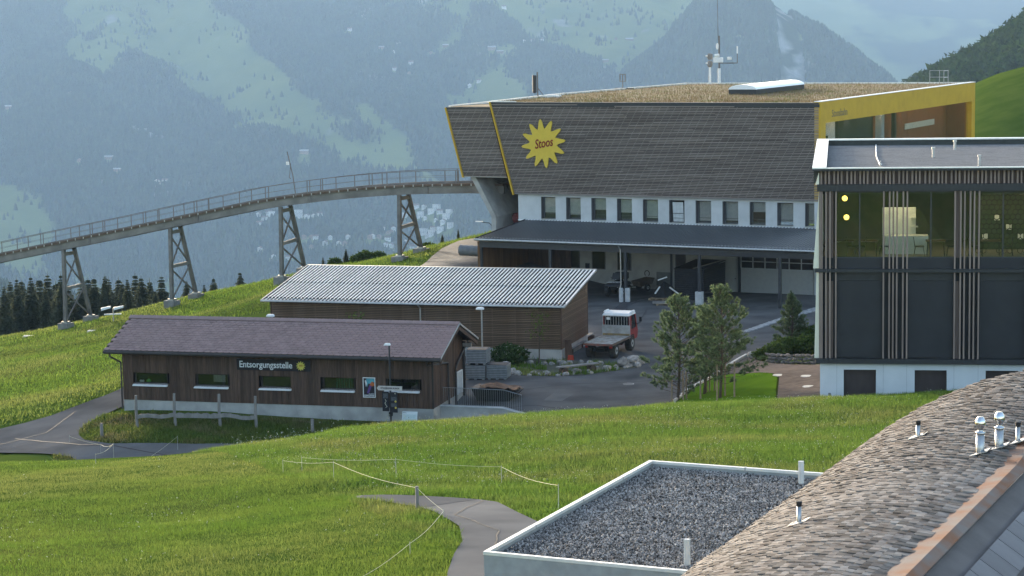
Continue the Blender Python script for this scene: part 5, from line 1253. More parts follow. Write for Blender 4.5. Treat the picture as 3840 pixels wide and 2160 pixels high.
for i, (x, y, h) in enumerate(((8.98, 111.5, 1.6), (9.2, 112.0, 1.5), (9.76, 110.0, 1.3), (10.38, 113.2, 1.3), (10.53, 113.2, 1.35), (10.78, 113.0, 1.4), (10.36, 107.2, 1.9), (11.25, 107.3, 1.9), (8.35, 111.2, 1.5), (10.95, 109.0, 1.8))):
    z = h1(x, y); s = MB().tube((0, 0, -.3), (R.uniform(-.05, .05), R.uniform(-.03, .03), h), .045, .04, 8).build('tree_stake', M_stake, loc=(x, y, z))
    tag(s, 'round timber stake propping the pines on the lawn', 'stake', 'stakes round the lawn pines')
# shrubs of the raised bed, leafy bush by the slatted shed, sapling
for i, (x, y, s, l) in enumerate(((14.6, 123.6, .55, 'low round shrub at the rock end of the raised bed'), (15.4, 123.6, .75, 'mid green shrub left of the conical pine in the raised bed'), (16.2, 124.6, .9, 'spreading shrub in front of the conical pine'), (17.4, 124.2, .95, 'spreading shrub against the lodge corner in the raised bed'), (18.0, 127.2, 1.2, 'tall yellow green shrub behind the conical pine by the lodge'))):
    t = thing('shrub', l, 'shrub', (x, y, h1(x, y)+.05), i, None); inst(BSH[i % 3], 'foliage', t, sc=(s, s, s*.9)); MB().tube((0, 0, -.1), (0, 0, .4*s), .03, .01, 5).build('stem', M_bark, t)
t = thing('leafy_bush', 'dark leafy flowering bush against the slatted shed by the grating stacks', 'bush', (-.2, 126.6, .05))
inst(bush_mesh(1.05, .62, 1700, 9, .10, leafmat('dark bush leaves', (.030, .055, .018), (.045, .075, .024), .25, .45, 2.)), 'foliage', t)
r_ = np.random.RandomState(3); P = r_.randn(90, 3); P /= np.linalg.norm(P, axis=1, keepdims=True); c = np.stack([P[:, 0]*1.0, P[:, 1]*1.0, .62*(1+np.abs(P[:, 2]))], -1)
inst(tris('blossom', np.stack([c+r_.randn(90, 3)*.03 for _ in range(3)], 1), M_flower), 'blossom', t)
for k in range(5): MB().tube((0, 0, -.1), (R.uniform(-.5, .5), R.uniform(-.5, .5), .7), .03, .01, 5).build('stem', M_bark, t)
t = thing('sapling', 'thin young tree with sparse leaves in front of the slatted shed', 'tree', (1.55, 126.5, .03))
tr_ = MB().tube((0, 0, -.2), (.04, 0, 2.0), .045, .03, 7).tube((.04, 0, 2.0), (0, 0, 3.1), .03, .01, 6)
tips = []
for k in range(15):
    a = k*2.4; z = 1.3+k*.11; p = (math.cos(a)*.55, math.sin(a)*.55, z+.4); tr_.tube((.02, 0, z), p, .012, .004, 4); tips.append(p)
tr_.build('trunk', M_bark, t); T = []
for p in tips:
    for _ in range(16):
        q = np.array(p)*np.array([R.uniform(.3, 1.1)]*2+[1])+r_.randn(3)*.10; T += [q+r_.randn(3)*.05 for _ in range(3)]
inst(tris('leaves', T, leafmat('sapling leaves', (.09, .12, .03), (.12, .14, .04), .4, .3)), 'crown', t)
t = thing('sapling', 'thin bare young tree behind the timber building before the shed', 'tree', (-9.5, 127.5, .05))
tr_ = MB().tube((0, 0, -.2), (0, 0, 3.2), .04, .01, 6); tr_.build('trunk', M_bark, t); T = []
for k in range(150): q = np.array([R.gauss(0, .35), R.gauss(0, .35), R.uniform(1.7, 3.3)]); T += [q+r_.randn(3)*.07 for _ in range(3)]
inst(tris('leaves', T, M_leafg), 'crown', t)
# trees standing clear on the wooded ridge behind the station
for i, (x, y, h) in enumerate(((262, 1480, 13), (272, 1490, 10), (282, 1495, 12), (292, 1500, 15), (305, 1500, 11), (318, 1505, 16), (333, 1510, 12), (345, 1500, 14), (358, 1490, 17), (242, 1480, 10), (251, 1485, 11))):
    spruce(x, y, float(ridge_z(np.array([float(x)]), np.array([float(y)]))[0])-.5, h, i % 4, 'pointed spruce rising from the wooded ridge behind the station', 'spruces on the wooded ridge')

# ------------------------------------------------------------------ grass blades and meadow flowers
def blades(name, n, xr, yr, hr, wr, keep, m, seed, parent=None):
    r = np.random.RandomState(seed); y = r.uniform(yr[0], yr[1], n); x = y*r.uniform(xr[0], xr[1], n); ok = keep(x, y)
    for P in (ASPHALT, FARROAD, ROAD, PATH, PAVERS, HEAP, BED): ok &= ~inpoly(x, y, P)
    x, y = x[ok], y[ok]; k = len(x); z = H(x, y)+(fbm(x/2.3, y/2.3, 3, 3)-.5)*.16-.02
    cl = fbm(x/.9, y/.9, 3, 4); h = r.uniform(hr[0], hr[1], k)*(.55+.9*cl); w = r.uniform(wr[0], wr[1], k); a = r.rand(k)*PI
    dx, dy = np.cos(a)*w, np.sin(a)*w; lx, ly = r.randn(k)*h*.35, r.randn(k)*h*.35
    V = np.stack([np.stack([x-dx, y-dy, z], -1), np.stack([x+dx, y+dy, z], -1), np.stack([x+lx, y+ly, z+h], -1)], 1)
    return npmesh(name, V.reshape(-1, 3), np.arange(k*3).reshape(-1, 3), m, parent, kind='stuff')
ex_annex = [(-.9, 37.5), (7.5, 34), (11, 43), (2.6, 46.3)]
ex_house = [(4.5, 36), (11, 33), (11, 20), (0, 20)]
free = lambda x, y: ~inpoly(x, y, ex_annex) & ~inpoly(x, y, ex_house)
M_blade2 = leafmat('meadow blades', (.100, .175, .030), (.140, .205, .042), trans=.42, rnd=.38, scale=.5, c3=(.175, .20, .060), scale3=.2)
blades('pasture_grass', 330000, (-.27, .05), (39, 80), (.04, .115), (.006, .013), lambda x, y: free(x, y) & (x < -4.8+(60-y)*.30+6*(y < 46)), M_blade, 41)
blades('meadow_grass', 420000, (-.16, .25), (44, 96), (.06, .21), (.007, .016), lambda x, y: free(x, y) & (x > -5.2+(60-y)*.30) & ~inpoly(x, y, LAWN), M_blade2, 42)
blades('bank_grass', 60000, (-.22, -.01), (104, 116.5), (.08, .28), (.012, .03), lambda x, y: (y < 116-.26*(x+22)) & free(x, y), leafmat('bank blades', (.090, .135, .028), (.125, .150, .040), .4, .4, .6, (.17, .15, .075), .4), 43)
blades('hillside_grass', 150000, (-.29, .04), (117, 212), (.10, .26), (.02, .045), lambda x, y: (x < -22-(y-120)*.02) | (y > 158) & (x < -1.5), M_blade, 44)
blades('lawn_grass', 40000, (.07, .14), (97, 120), (.05, .11), (.01, .02), lambda x, y: inpoly(x, y, LAWN), leafmat('lawn blades', (.080, .165, .014), (.095, .185, .018), .45, .25), 45)
def flowers(n, xr, yr, keep, seed, hh=(.12, .30), s=.011):
    r = np.random.RandomState(seed); y = r.uniform(yr[0], yr[1], n); x = y*r.uniform(xr[0], xr[1], n); ok = keep(x, y) & (fbm(x/3, y/3, 3, 6) > .47)
    for P in (ASPHALT, ROAD, PATH, PAVERS, LAWN): ok &= ~inpoly(x, y, P)
    x, y = x[ok], y[ok]; k = len(x); c = np.stack([x, y, H(x, y)+r.uniform(hh[0], hh[1], k)], -1); q = s*(.6+.9*r.rand(k, 1, 1))
    V = np.stack([c+r.randn(k, 3)*q[:, 0] for _ in range(6)], 1)
    return V.reshape(-1, 3)
V = np.concatenate([flowers(9000, (-.14, .25), (60, 95), lambda x, y: free(x, y) & (x > -5.2+(60-y)*.30), 51), flowers(900, (-.27, .0), (45, 78), lambda x, y: x < -3, 52, (.06, .14), .012), flowers(150, (-.14, -.05), (80, 92), lambda x, y: x < 0, 53, (.2, .5), .022)])
npmesh('clover_flowers', V, np.arange(len(V)).reshape(-1, 3), M_flower, kind='stuff')
# ------------------------------------------------------------------ small flatbed truck
M_red = mat('red cab paint', (.30, .022, .020), .45, (.24, .022, .020), scale=3, dirt=.3, dscale=4, spec=.5)
M_tyre = mat('tyre rubber', (.022, .021, .020), .9, (.045, .042, .038), scale=8, bump=.01, bscale=20)
M_rim = mat('pale rim', (.45, .45, .43), .6, (.3, .3, .28), scale=6)
M_bed = mat('worn truck bed', (.46, .44, .41), .85, (.27, .22, .18), scale=3.5, detail=8, dirt=.4, dscale=5)
tk = thing('flatbed_truck', 'small red flatbed transporter with white cab roof parked by the slatted shed', 'truck', (5.45, 128.9, .05), -.37)
ch = MB(); ch.box(-.35, -.25, -.6, 4.0, .45, .62); ch.box(.25, .35, -.6, 4.0, .45, .62); ch.box(-.3, .3, -.1, .1, .35, .55); ch.box(-.3, .3, 3.0, 3.2, .35, .55)
for x in (-.5, .5): ch.tube((x, -.55, .62), (x, -.55, .80), .05, n=8)
ch.build('chassis', M_black, tk)
bed = box('bed', M_bed, tk, -.92, .92, -.78, 2.72, .86, .96, .01)
for i in range(9): box('plank', M_bed, bed, -.90+i*.2005, -.705+i*.2005, -.77, 2.71, .961, .975+R.uniform(0, .006))
box('tailboard', mat('rusty red tailboard', (.22, .065, .05), .8, (.16, .11, .09), scale=5, detail=6), bed, -.93, .93, -.82, -.781, .84, .965)
for s in (-1, 1): box('side_rail', mat('bed side rail', (.18, .13, .10), .8), bed, s*.935-.012, s*.935+.012, -.78, 2.72, .85, .985)
hb = box('headboard', mat('pale headboard', (.42, .43, .43), .6, (.34, .33, .31), dirt=.3), tk, -.92, .92, 2.725, 2.76, .97, 1.62)
box('rust_strip', mat('yellow rust', (.30, .22, .09), .8, (.2, .15, .1), scale=5), hb, -.88, .88, 2.712, 2.724, .98, 1.10)
for i in range(11): box('bar', M_rim, hb, -.89+i*.176, -.868+i*.176, 2.73, 2.75, 1.62, 2.16)
box('top_bar', M_rim, hb, -.92, .92, 2.725, 2.755, 2.16, 2.19)
cab = thing('cab', None, None); cab.parent = tk
MB().prism([(2.80, .62), (4.40, .62), (4.48, 1.1), (4.35, 1.35), (4.02, 2.20), (2.80, 2.20)], 'x', -.86, -.80).build('side', M_red, cab)
MB().prism([(2.80, .62), (3.02, .62), (3.02, 2.20), (2.80, 2.20)], 'x', .80, .87).build('pillar', M_red, cab)
dr = MB().prism([(3.03, .70), (4.30, .70), (4.42, 1.1), (4.30, 1.35), (3.98, 2.18), (3.86, 2.18), (4.15, 1.36), (3.12, 1.30), (3.12, 2.18), (3.03, 2.18)], 'x', .81, .875).build('door', M_red, cab)
MB().prism([(3.13, 1.32), (4.14, 1.38), (3.86, 2.16), (3.13, 2.16)], 'x', .835, .85).build('door_glass', mat('dark cab glass', (.015, .017, .018), .1, spec=.5), cab)
box('back_panel', M_black, cab, -.80, .80, 2.79, 2.83, .62, 1.6); box('rear_glass', MATS['dark cab glass'], cab, -.80, .80, 2.80, 2.82, 1.6, 2.16)
MB().hexa([(-.80, 4.0, .62), (.80, 4.0, .62), (.80, 4.42, .62), (-.80, 4.42, .62), (-.80, 4.0, 1.34), (.80, 4.0, 1.34), (.80, 4.36, 1.34), (-.80, 4.36, 1.34)]).build('nose', M_red, cab)
MB().hexa([(-.80, 4.30, 1.36), (.80, 4.30, 1.36), (.80, 4.33, 1.36), (-.80, 4.33, 1.36), (-.78, 3.98, 2.18), (.78, 3.98, 2.18), (.78, 4.01, 2.18), (-.78, 4.01, 2.18)]).build('windscreen', MATS['dark cab glass'], cab)
rf_ = MB().hexa([(-.90, 2.66, 2.205), (.90, 2.66, 2.205), (.88, 4.12, 2.205), (-.88, 4.12, 2.205), (-.84, 2.78, 2.36), (.84, 2.78, 2.36), (.80, 3.95, 2.40), (-.80, 3.95, 2.40)]).build('cab_roof', M_white, cab, bev=.03)
for s in (-1, 1): MB().hexa([(s*.84-.1, 3.0, 2.36), (s*.84+.06, 3.0, 2.36), (s*.84+.06, 3.9, 2.36), (s*.84-.1, 3.9, 2.36), (s*.84-.06, 3.15, 2.47), (s*.84+.03, 3.15, 2.47), (s*.84+.03, 3.8, 2.47), (s*.84-.06, 3.8, 2.47)]).build('roof_bulge', M_white, rf_, bev=.02)
MB().path([(.88, 4.0, 1.55), (1.12, 4.1, 1.62), (1.15, 4.1, 1.72)], .018, 6).build('mirror_arm', M_black, cab); box('mirror', M_black, cab, 1.06, 1.24, 4.07, 4.13, 1.70, 2.0, .02)
box('license_plate', M_white, tk, -.62, -.40, 2.70, 2.712, 1.95, 2.10)
def wheel(parent, x, y, r, w, side, mt=None):
    q = thing('wheel', None, None); q.parent = parent
    MB().wheel((x, y, r), r, w, 18).build('tyre', mt or M_tyre, q, smooth=False)
    lm = MB()
    for k in range(18):
        a = 2*PI*k/18; lm.box(x-w*.42, x+w*.42, -.02, .02, r*.97, r*1.04) if False else None
        p = Vector((x, y+math.cos(a)*r*.99, r+math.sin(a)*r*.99)); d = Vector((0, math.cos(a), math.sin(a))); lm.beam(p-Vector((w*.4, 0, 0)), p+Vector((w*.4, .05*math.sin(a), 0)), .05, .05, up=d)
    lm.build('lug', M_tyre, q)
    MB().tube((x+side*w*.30, y, r), (x+side*w*.505, y, r), r*.58, r*.5, 16).build('rim', M_rim, q)
    MB().tube((x+side*w*.50, y, r), (x+side*w*.56, y, r), r*.18, n=10).build('hub', M_black, q)
for y in (0., 3.15):
    for s in (-1, 1): wheel(tk, s*.74, y, .46, .38, s)
for s in (-1, 1): MB().prism([(2.6, .98), (2.66, .70), (2.75, .70), (2.85, .93), (3.45, .93), (3.6, .70), (3.7, .70), (3.5, 1.0)], 'x', s*.72-.17, s*.72+.17).build('mudguard', M_black, tk)
for s in (-1, 1): box('rear_light', mat('red lens', (.35, .02, .015), .3), tk, s*.78-.09, s*.78+.09, -.70, -.66, .70, .80)

# ------------------------------------------------------------------ quad bike with trailer under the canopy
qd = thing('quad_bike', 'black quad bike with racks parked beside the canopy post', 'quad bike', (7.95, 158.9, .0), 2.75); qd.scale = (1.2, 1.2, 1.2)
for y in (-.62, .62):
    for s in (-1, 1): wheel(qd, s*.46, y, .31, .24, s)
MB().hexa([(-.28, -.75, .42), (.28, -.75, .42), (.28, .8, .42), (-.28, .8, .42), (-.20, -.7, .78), (.20, -.7, .78), (.20, .75, .72), (-.20, .75, .72)]).build('body', M_black, qd, bev=.03)
for y in (-.62, .62): MB().hexa([(-.62, y-.38, .62), (.62, y-.38, .62), (.62, y+.38, .62), (-.62, y+.38, .62), (-.50, y-.25, .80), (.50, y-.25, .80), (.50, y+.25, .80), (-.50, y+.25, .80)]).build('fender', M_anth, qd, bev=.03)
box('seat', M_black, qd, -.17, .17, -.55, .15, .80, .95, .04)
for y0 in (.50, -.98):
    m = MB()
    for i in range(5): m.tube((-.42+i*.21, y0, .90), (-.42+i*.21, y0+.45, .90), .014, n=5)
    m.tube((-.45, y0, .90), (.45, y0, .90), .016, n=5); m.tube((-.45, y0+.45, .90), (.45, y0+.45, .90), .016, n=5); m.build('rack', M_zinc, qd)
MB().path([(-.42, .10, 1.12), (-.15, .28, 1.05), (0, .35, .85), (.15, .28, 1.05), (.42, .10, 1.12)], .018, 6).build('handlebar', M_black, qd)
MB().hexa([(-.3, .30, 1.02), (.3, .30, 1.02), (.3, .36, 1.02), (-.3, .36, 1.02), (-.24, .16, 1.40), (.24, .16, 1.40), (.24, .19, 1.40), (-.24, .19, 1.40)]).build('windshield', M_anth, qd)
box('top_box', M_black, qd, -.4, .4, -1.0, -.52, .93, 1.35, .04)
for s in (-1, 1): MB().tube((s*.3, .86, .66), (s*.3, .90, .66), .07, n=10).build('headlight', M_white, qd)
box('plate', M_white, qd, -.12, .12, -1.02, -1.005, .98, 1.10)
tl = thing('tipping_trailer', 'small brown tipping trailer hitched behind the quad bike', 'trailer', (10.0, 161.4, 0), -.95); tl.scale = (.85, .85, .85)
for s in (-1, 1): wheel(tl, s*.6, 0, .30, .2, s)
MB().hexa([(-.5, -.7, .42), (.5, -.7, .42), (.5, .7, .62), (-.5, .7, .62), (-.62, -.9, .88), (.62, -.9, .88), (.62, .85, 1.12), (-.62, .85, 1.12)]).build('tub', mat('dirty brown tub', (.13, .10, .075), .85, (.09, .07, .055), scale=4), tl)
MB().tube((0, -.7, .45), (0, -1.5, .5), .04, n=6).build('drawbar', M_black, tl)
# dark slatted storage box, pallets, black heap
sb = thing('storage_box', 'dark slatted storage bin standing between the canopy posts', 'storage bin', (8.313, 154.748, 0), -.4733)
M_bin = mat('bin slats', (.014, .015, .019), .6, (.020, .021, .025), spec=.2)
for i in range(14): box('slat', M_bin, sb, 2.9, 5.2, 2.28, 2.32, .08+i*.162, .225+i*.162)
for i in range(14): box('slat', M_bin, sb, 5.16, 5.2, 2.33, 6.6, .08+i*.162, .225+i*.162+(.10 if i > 11 else 0))
box('back', M_black, sb, 2.9, 5.15, 2.36, 6.6, .05, 2.28); MB().hexa([(2.86, 2.24, 2.33), (5.25, 2.24, 2.33), (5.25, 6.65, 2.55), (2.86, 6.65, 2.55), (2.86, 2.24, 2.36), (5.25, 2.24, 2.36), (5.25, 6.65, 2.58), (2.86, 6.65, 2.58)]).build('lid', M_black, sb)
MB().beam((4.4, 2.3, 2.40), (5.15, 6.3, 2.62), .12, .05).build('pale_lath', M_pale_wood, sb)
M_pal = mat('pallet wood', (.36, .27, .17), .9, (.28, .20, .13), scale=4)
def pallet(label, loc, rz, w=1.2, d=.8, group=None):
    p = thing('pallet', label, 'pallet', loc, rz, group)
    for i in range(6): box('deck_board', M_pal, p, -w/2, w/2, -d/2+i*d/5.6, -d/2+i*d/5.6+.11, .122, .144)
    for y in (-d/2, -.05, d/2-.1):
        for x in (-w/2, -.07, w/2-.14): box('block', M_pal, p, x, x+.14, y, y+.1, .022, .121)
        box('runner', M_pal, p, -w/2, w/2, y, y+.1, 0, .0215)
    return p
pallet('wooden pallet carrying long pale planks before the storage bin', (11.5, 152.2, .06), -.18, 2.2, .9)
pl = thing('plank_pile', 'pile of long pale planks lying on the pallet', 'planks', (11.5, 152.2, .21), -.18)
for i in range(6): box('plank', M_pale_wood, pl, -1.35+R.uniform(-.1, .1), 1.25+R.uniform(-.1, .1), -.42+i*.14, -.29+i*.14, 0, .07+R.uniform(0, .04))
pallet('single wooden pallet half under the black heap', (10.7, 155.4, .04), -.4, 1.2, .8)
hp = thing('tarpaulin_heap', 'heap of black tarpaulin and tubes lying by the storage bin', 'heap', (11.1, 155.9, .19), 0); hp.scale = (1.25, 1.1, 1.15)
r_ = np.random.RandomState(8); P = [(.85*math.cos(a)*(1+.2*r_.randn()), .6*math.sin(a)*(1+.2*r_.randn()), 0) for a in np.linspace(0, 6, 11)]; Q = [(x*.55+r_.randn()*.1, y*.55, .45+.25*r_.rand()) for x, y, _ in P]
MB().add(P+Q+[(.1, 0, 1.0)], [(i, (i+1) % 11, 11+(i+1) % 11, 11+i) for i in range(11)]+[(11+i, 11+(i+1) % 11, 22) for i in range(11)]).build('tarpaulin', M_black, hp)
for a, b in (((-.5, -.7, .3), (-.2, -.65, .75)), ((.35, -.7, .7), (.9, -.7, .25)), ((-.3, -.2, 1.1), (.25, -.2, 1.3))): MB().tube(a, b, .045, n=8).build('white_tube', M_white, hp)
pipe = MB().tube((-3.9, 163.6, 3.1), (-1.9, 162.5, 3.05), .42, n=18).build('vent_duct', mat('grey duct', (.16, .165, .17), .5, (.12, .125, .13), scale=3))
tag(pipe, 'fat grey ventilation pipe stub beside the canopy end', 'pipe')
ms = thing('cable_machine', 'dull red cable machinery under the tunnel mouth', 'machine', (8.313, 154.748, 0), -.4733)
MB().tube((-14.6, 11, 4.75), (-13.2, 11, 5.0), .45, .5, 12).build('drum', mat('dull red', (.20, .05, .045), .7, (.14, .04, .035), scale=3), ms)
box('motor', MATS['dull red'], ms, -13.9, -13.1, 10.3, 11.6, 4.15, 4.9, .05); box('frame', M_dark, ms, -14.7, -13.0, 10.2, 11.7, 4.10, 4.2)
wv = thing('lamp_bracket', 'small white bracket lamp beside the concrete leg', 'lamp', (8.313, 154.748, 0), -.4733)
MB().path([(-15.3, 9, 4.0), (-15.9, 9, 4.55), (-16.6, 9, 4.6)], .03, 6).build('arm', M_black, wv); box('head', M_white, wv, -17.1, -16.5, 8.93, 9.07, 4.60, 4.68)

# ------------------------------------------------------------------ stacked galvanised gratings
M_grat = mat('zinc gratings', (.36, .38, .40), .42, (.28, .30, .32), scale=5, metal=.5, rnd=.1)
def stack(label, x, y, z, rz, n=8):
    s = thing('grating_stack', label, 'gratings', (x, y, z), rz)
    for a in (-.52, -.06, .40): 
        for b in (-.55, .45): box('foot', M_zinc, s, a, a+.14, b, b+.12, 0, .10)
    for i in range(n): 
        l = box('layer', M_grat, s, -.60, .60, -.58, .58, .105+i*.098, .105+i*.098+.072)
        box('spacer', M_black, s, -.57, .57, -.55, .55, .105+i*.098+.0722, .105+i*.098+.0975)
stack('lower stack of zinc gratings next to the timber building, another stack on top', -2.1, 121.95, .04, -.20)
stack('upper stack of zinc gratings, resting on another stack', -2.02, 122.0, .04+.89, -.20)
stack('single-height stack of zinc gratings beside the rocks', -.85, 121.8, .05, -.20)

# ------------------------------------------------------------------ rocks of the planting bed, plank bench
M_rock = mat('pale limestone', (.36, .34, .315), .95, (.18, .17, .16), scale=2.5, detail=8, bump=.03, bscale=6, rnd=.22)
def rock_mesh(seed):
    bm = bmesh.new(); bmesh.ops.create_icosphere(bm, subdivisions=2, radius=1); r = np.random.RandomState(seed); pl = r.randn(9, 3); pl /= np.linalg.norm(pl, axis=1, keepdims=True); dd = .62+.3*r.rand(9)
    for v in bm.verts:
        p = np.array(v.co)
        for q, d in zip(pl, dd):
            k = p@q
            if k > d: p = p-q*(k-d)
        v.co = p*np.array([1, .9, .78])+r.randn(3)*.03
    me = bpy.data.meshes.new('rock'); bm.to_mesh(me); bm.free(); me.materials.append(M_rock); return me
RK = [rock_mesh(s) for s in range(6)]
edge = [(.0, 123.2), (.5, 122.6), (1.1, 122.45), (1.7, 122.4), (2.3, 122.3), (2.9, 122.5), (3.6, 122.8), (4.3, 123.2), (5.0, 123.8), (5.6, 124.1), (6.2, 124.5), (6.8, 124.9), (7.25, 125.3)]
n_ = 0
for i, (x, y) in enumerate(edge):
    for j in range(2 if i % 3 else 3):
        s = R.uniform(.13, .30)*(1.25 if i > 8 else 1); xx = x+R.uniform(-.3, .3); yy = y+j*.35+R.uniform(-.1, .1)
        o = inst(RK[n_ % 6], 'rock', None, (xx, yy, h1(xx, yy)+s*.45), (R.uniform(-.4, .4), R.uniform(-.4, .4), R.uniform(0, 6)), (s*R.uniform(.9, 1.3), s, s*R.uniform(.8, 1.1)))
        tag(o, 'rough pale limestone rock edging the planting bed before the shed', 'rock', 'rocks edging the planting bed'); n_ += 1
for x, y, s in ((2.81, 126.75, .28), (1.84, 126.4, .22), (1.04, 126.8, .24), (4.1, 127.0, .2), (5.2, 126.3, .26), (.6, 126.9, .2), (2.3, 126.5, .2), (3.4, 126.6, .24), (4.6, 126.6, .22), (3.0, 125.8, .33)):
    o = inst(RK[n_ % 6], 'rock', None, (x, y, h1(x, y)+s*.5), (R.uniform(-.4, .4), R.uniform(-.4, .4), R.uniform(0, 6)), (s*1.1, s, s)); n_ += 1
    tag(o, 'small pale rock in the bed close under the shed plinth', 'rock', 'rocks under the shed plinth')
o = inst(RK[2], 'boulder', None, (7.2, 125.9, .30), (.2, .1, 1.), (.62, .5, .45)); tag(o, 'large smooth whitish boulder at the far tip of the planting bed', 'boulder')
o = inst(RK[4], 'boulder', None, (6.55, 125.35, .26), (.3, .5, 2.), (.42, .42, .48)); tag(o, 'cracked whitish boulder standing next to the biggest boulder', 'boulder')
o = inst(RK[1], 'boulder', None, (-.45, 123.9, .45), (.1, .2, .5), (.42, .35, .40)); tag(o, 'grey boulder beside the single-height grating stack', 'boulder')
o = inst(RK[0], 'boulder', None, (14.2, 124.3, .75), (.1, .2, .5), (.45, .35, .32)); tag(o, 'tan boulder at the kerb end of the raised bed', 'boulder')
bt = blades('bed_grass', 5200, (-.01, .062), (122.3, 127.5), (.10, .40), (.012, .03), lambda x, y: np.zeros(x.shape, bool), M_blade2, 61) if False else None
rr = np.random.RandomState(62); n = 9000; x = rr.uniform(-1, 8, n); y = rr.uniform(122, 129, n); ok = inpoly(x, y, BED) & (fbm(x/.8, y/.8, 2, 9) > .52); x, y = x[ok], y[ok]; k = len(x); z = H(x, y)+.05; h = rr.uniform(.1, .38, k); w = .02
V = np.stack([np.stack([x-w, y, z], -1), np.stack([x+w, y, z], -1), np.stack([x+rr.randn(k)*.08, y, z+h], -1)], 1); npmesh('bed_grass', V.reshape(-1, 3), np.arange(k*3).reshape(-1, 3), M_blade2, kind='stuff')
pb = thing('plank_bench', 'low bench of one long grey plank on two log stumps before the rocks', 'bench', (3.75, 123.3, .05), .50)
box('seat', M_pale_wood, pb, -1.35, 1.35, -.20, .20, .42, .50, .01)
for u in (-.95, .95): MB().tube((u, -.22, .21), (u, .22, .21), .21, n=12).build('log', M_bark, pb)
bd = thing('board_bench', 'two weathered boards forming a low bench along the shed gable', 'bench', (4.05, 132.4, .0), 1.29)
for i, (a, b, v) in enumerate(((-2.2, 1.0, -.16), (.2, 4.2, .14))): box('board', M_pale_wood, bd, a, b, v-.16, v+.14, .40+.03*i, .46+.03*i)
for u in (-1.9, .6, 3.6): box('trestle', M_wood, bd, u, u+.12, -.2, .25, 0, .40)
ub = thing('leaning_board', 'dark upright board with red foot leaning at the shed corner', 'board', (3.25, 128.35, .0), -.3)
MB().hexa([(-.05, -.1, .0), (.45, -.1, .0), (.45, .0, .0), (-.05, .0, .0), (-.12, .05, 1.25), (.26, .05, 1.25), (.26, .12, 1.25), (-.12, .12, 1.25)]).build('panel', M_wood, ub)
MB().hexa([(.10, -.18, .0), (.50, -.18, .0), (.50, -.11, .0), (.10, -.11, .0), (.14, -.14, .35), (.46, -.14, .35), (.46, -.09, .35), (.14, -.09, .35)]).build('red_foot', mat('red plastic', (.42, .05, .02), .5), ub)
# low dry-stone wall of the raised bed
dw = thing('dry_stone_wall', 'low dry-stone wall holding the raised bed beside the lodge', 'wall', (0, 0, 0))
M_dry = mat('dark wall stone', (.16, .15, .14), .95, (.11, .10, .095), scale=5, rnd=.3, bump=.01)
a, b = (14.76, 121.9), (17.7, 115.8)
for i in range(13):
    for j in range(3):
        t = (i+(j % 2)*.5)/13; x, y = a[0]+(b[0]-a[0])*t, a[1]+(b[1]-a[1])*t; s = .19
        o = inst(RK[(i+j) % 6], 'stone', dw, (x, y, h1(x, y)+.08+j*.20), (R.uniform(-.3, .3), R.uniform(-.3, .3), R.uniform(0, 6)), (s*1.25, s, s*.72)); o.data = o.data
        o.material_slots[0].link = 'OBJECT'; o.material_slots[0].material = M_dry
for x, y, l in ((14.17, 112.5, 'round concrete cover in the paving at the lawn corner'), (15.45, 110.9, 'round concrete cover in the paving, farther from the lawn'), (15.0, 106.9, 'round concrete cover in the paving near the white lodge base')):
    o = MB().lathe([(.02, 0), (.30, 0), (.33, -.03)], (0, 0, 0), 20).build('manhole_cover', M_kerb, loc=(x, y, h1(x, y)+.075)); tag(o, l, 'manhole cover')

# ------------------------------------------------------------------ skip behind the railing
sk_ = thing('skip', 'dark tipping skip with rusty brown load behind the ramp railing', 'skip', (-.95, 115.6, -.05), -.26)
MB().hexa([(-.95, -.6, 0), (.85, -.6, 0), (.85, .6, 0), (-.95, .6, 0), (-1.25, -.75, .72), (1.40, -.75, .55), (1.40, .75, .55), (-1.25, .75, .72)]).build('tub', M_black, sk_)
r_ = np.random.RandomState(12); gx_, gy_ = np.meshgrid(np.linspace(-1.15, 1.3, 12), np.linspace(-.7, .7, 8)); gz_ = .66+.25*np.exp(-((gx_+.1)/.7)**2)*(1-np.abs(gy_)*.6)+r_.randn(*gx_.shape)*.035; ii = np.arange(96).reshape(8, 12)
npmesh('load', np.stack([gx_, gy_, gz_], -1).reshape(-1, 3), np.stack([ii[:-1, :-1], ii[:-1, 1:], ii[1:, 1:], ii[1:, :-1]], -1).reshape(-1, 4), mat('rusty scrap', (.16, .085, .05), .9, (.09, .055, .04), scale=4, detail=6), sk_, nper=4)

# ------------------------------------------------------------------ lamps, sign post, boards
def street_lamp(label, x, y, h, z=None):
    l = thing('street_lamp', label, 'street lamp', (x, y, h1(x, y) if z is None else z), -.27)
    MB().tube((0, 0, -.2), (0, 0, h), .055, .045, 10).build('pole', M_zinc, l)
    hd = MB().hexa([(-.36, -.14, h), (.16, -.14, h), (.16, .14, h), (-.36, .14, h), (-.28, -.10, h+.14), (.10, -.10, h+.14), (.10, .10, h+.14), (-.28, .10, h+.14)]).build('head', M_white, l, bev=.03)
    box('lens', mat('lamp lens', (.5, .52, .55), .3), hd, -.30, .10, -.10, .10, h-.02, h-.001)
street_lamp('grey street lamp with flat white head before the slatted shed wall', -1.85, 127.0, 3.35)
street_lamp('grey street lamp with flat white head at the shed corner facing the slope', -14.45, 127.0, 3.15)
sp = thing('sign_post', 'dark lamp post carrying a wooden arrow sign and black trail boards', 'sign post', (-6.55, 111.6, -.65), -.2613)
MB().tube((0, 0, -.2), (0, 0, 4.30), .055, .045, 10).build('pole', M_anth, sp)
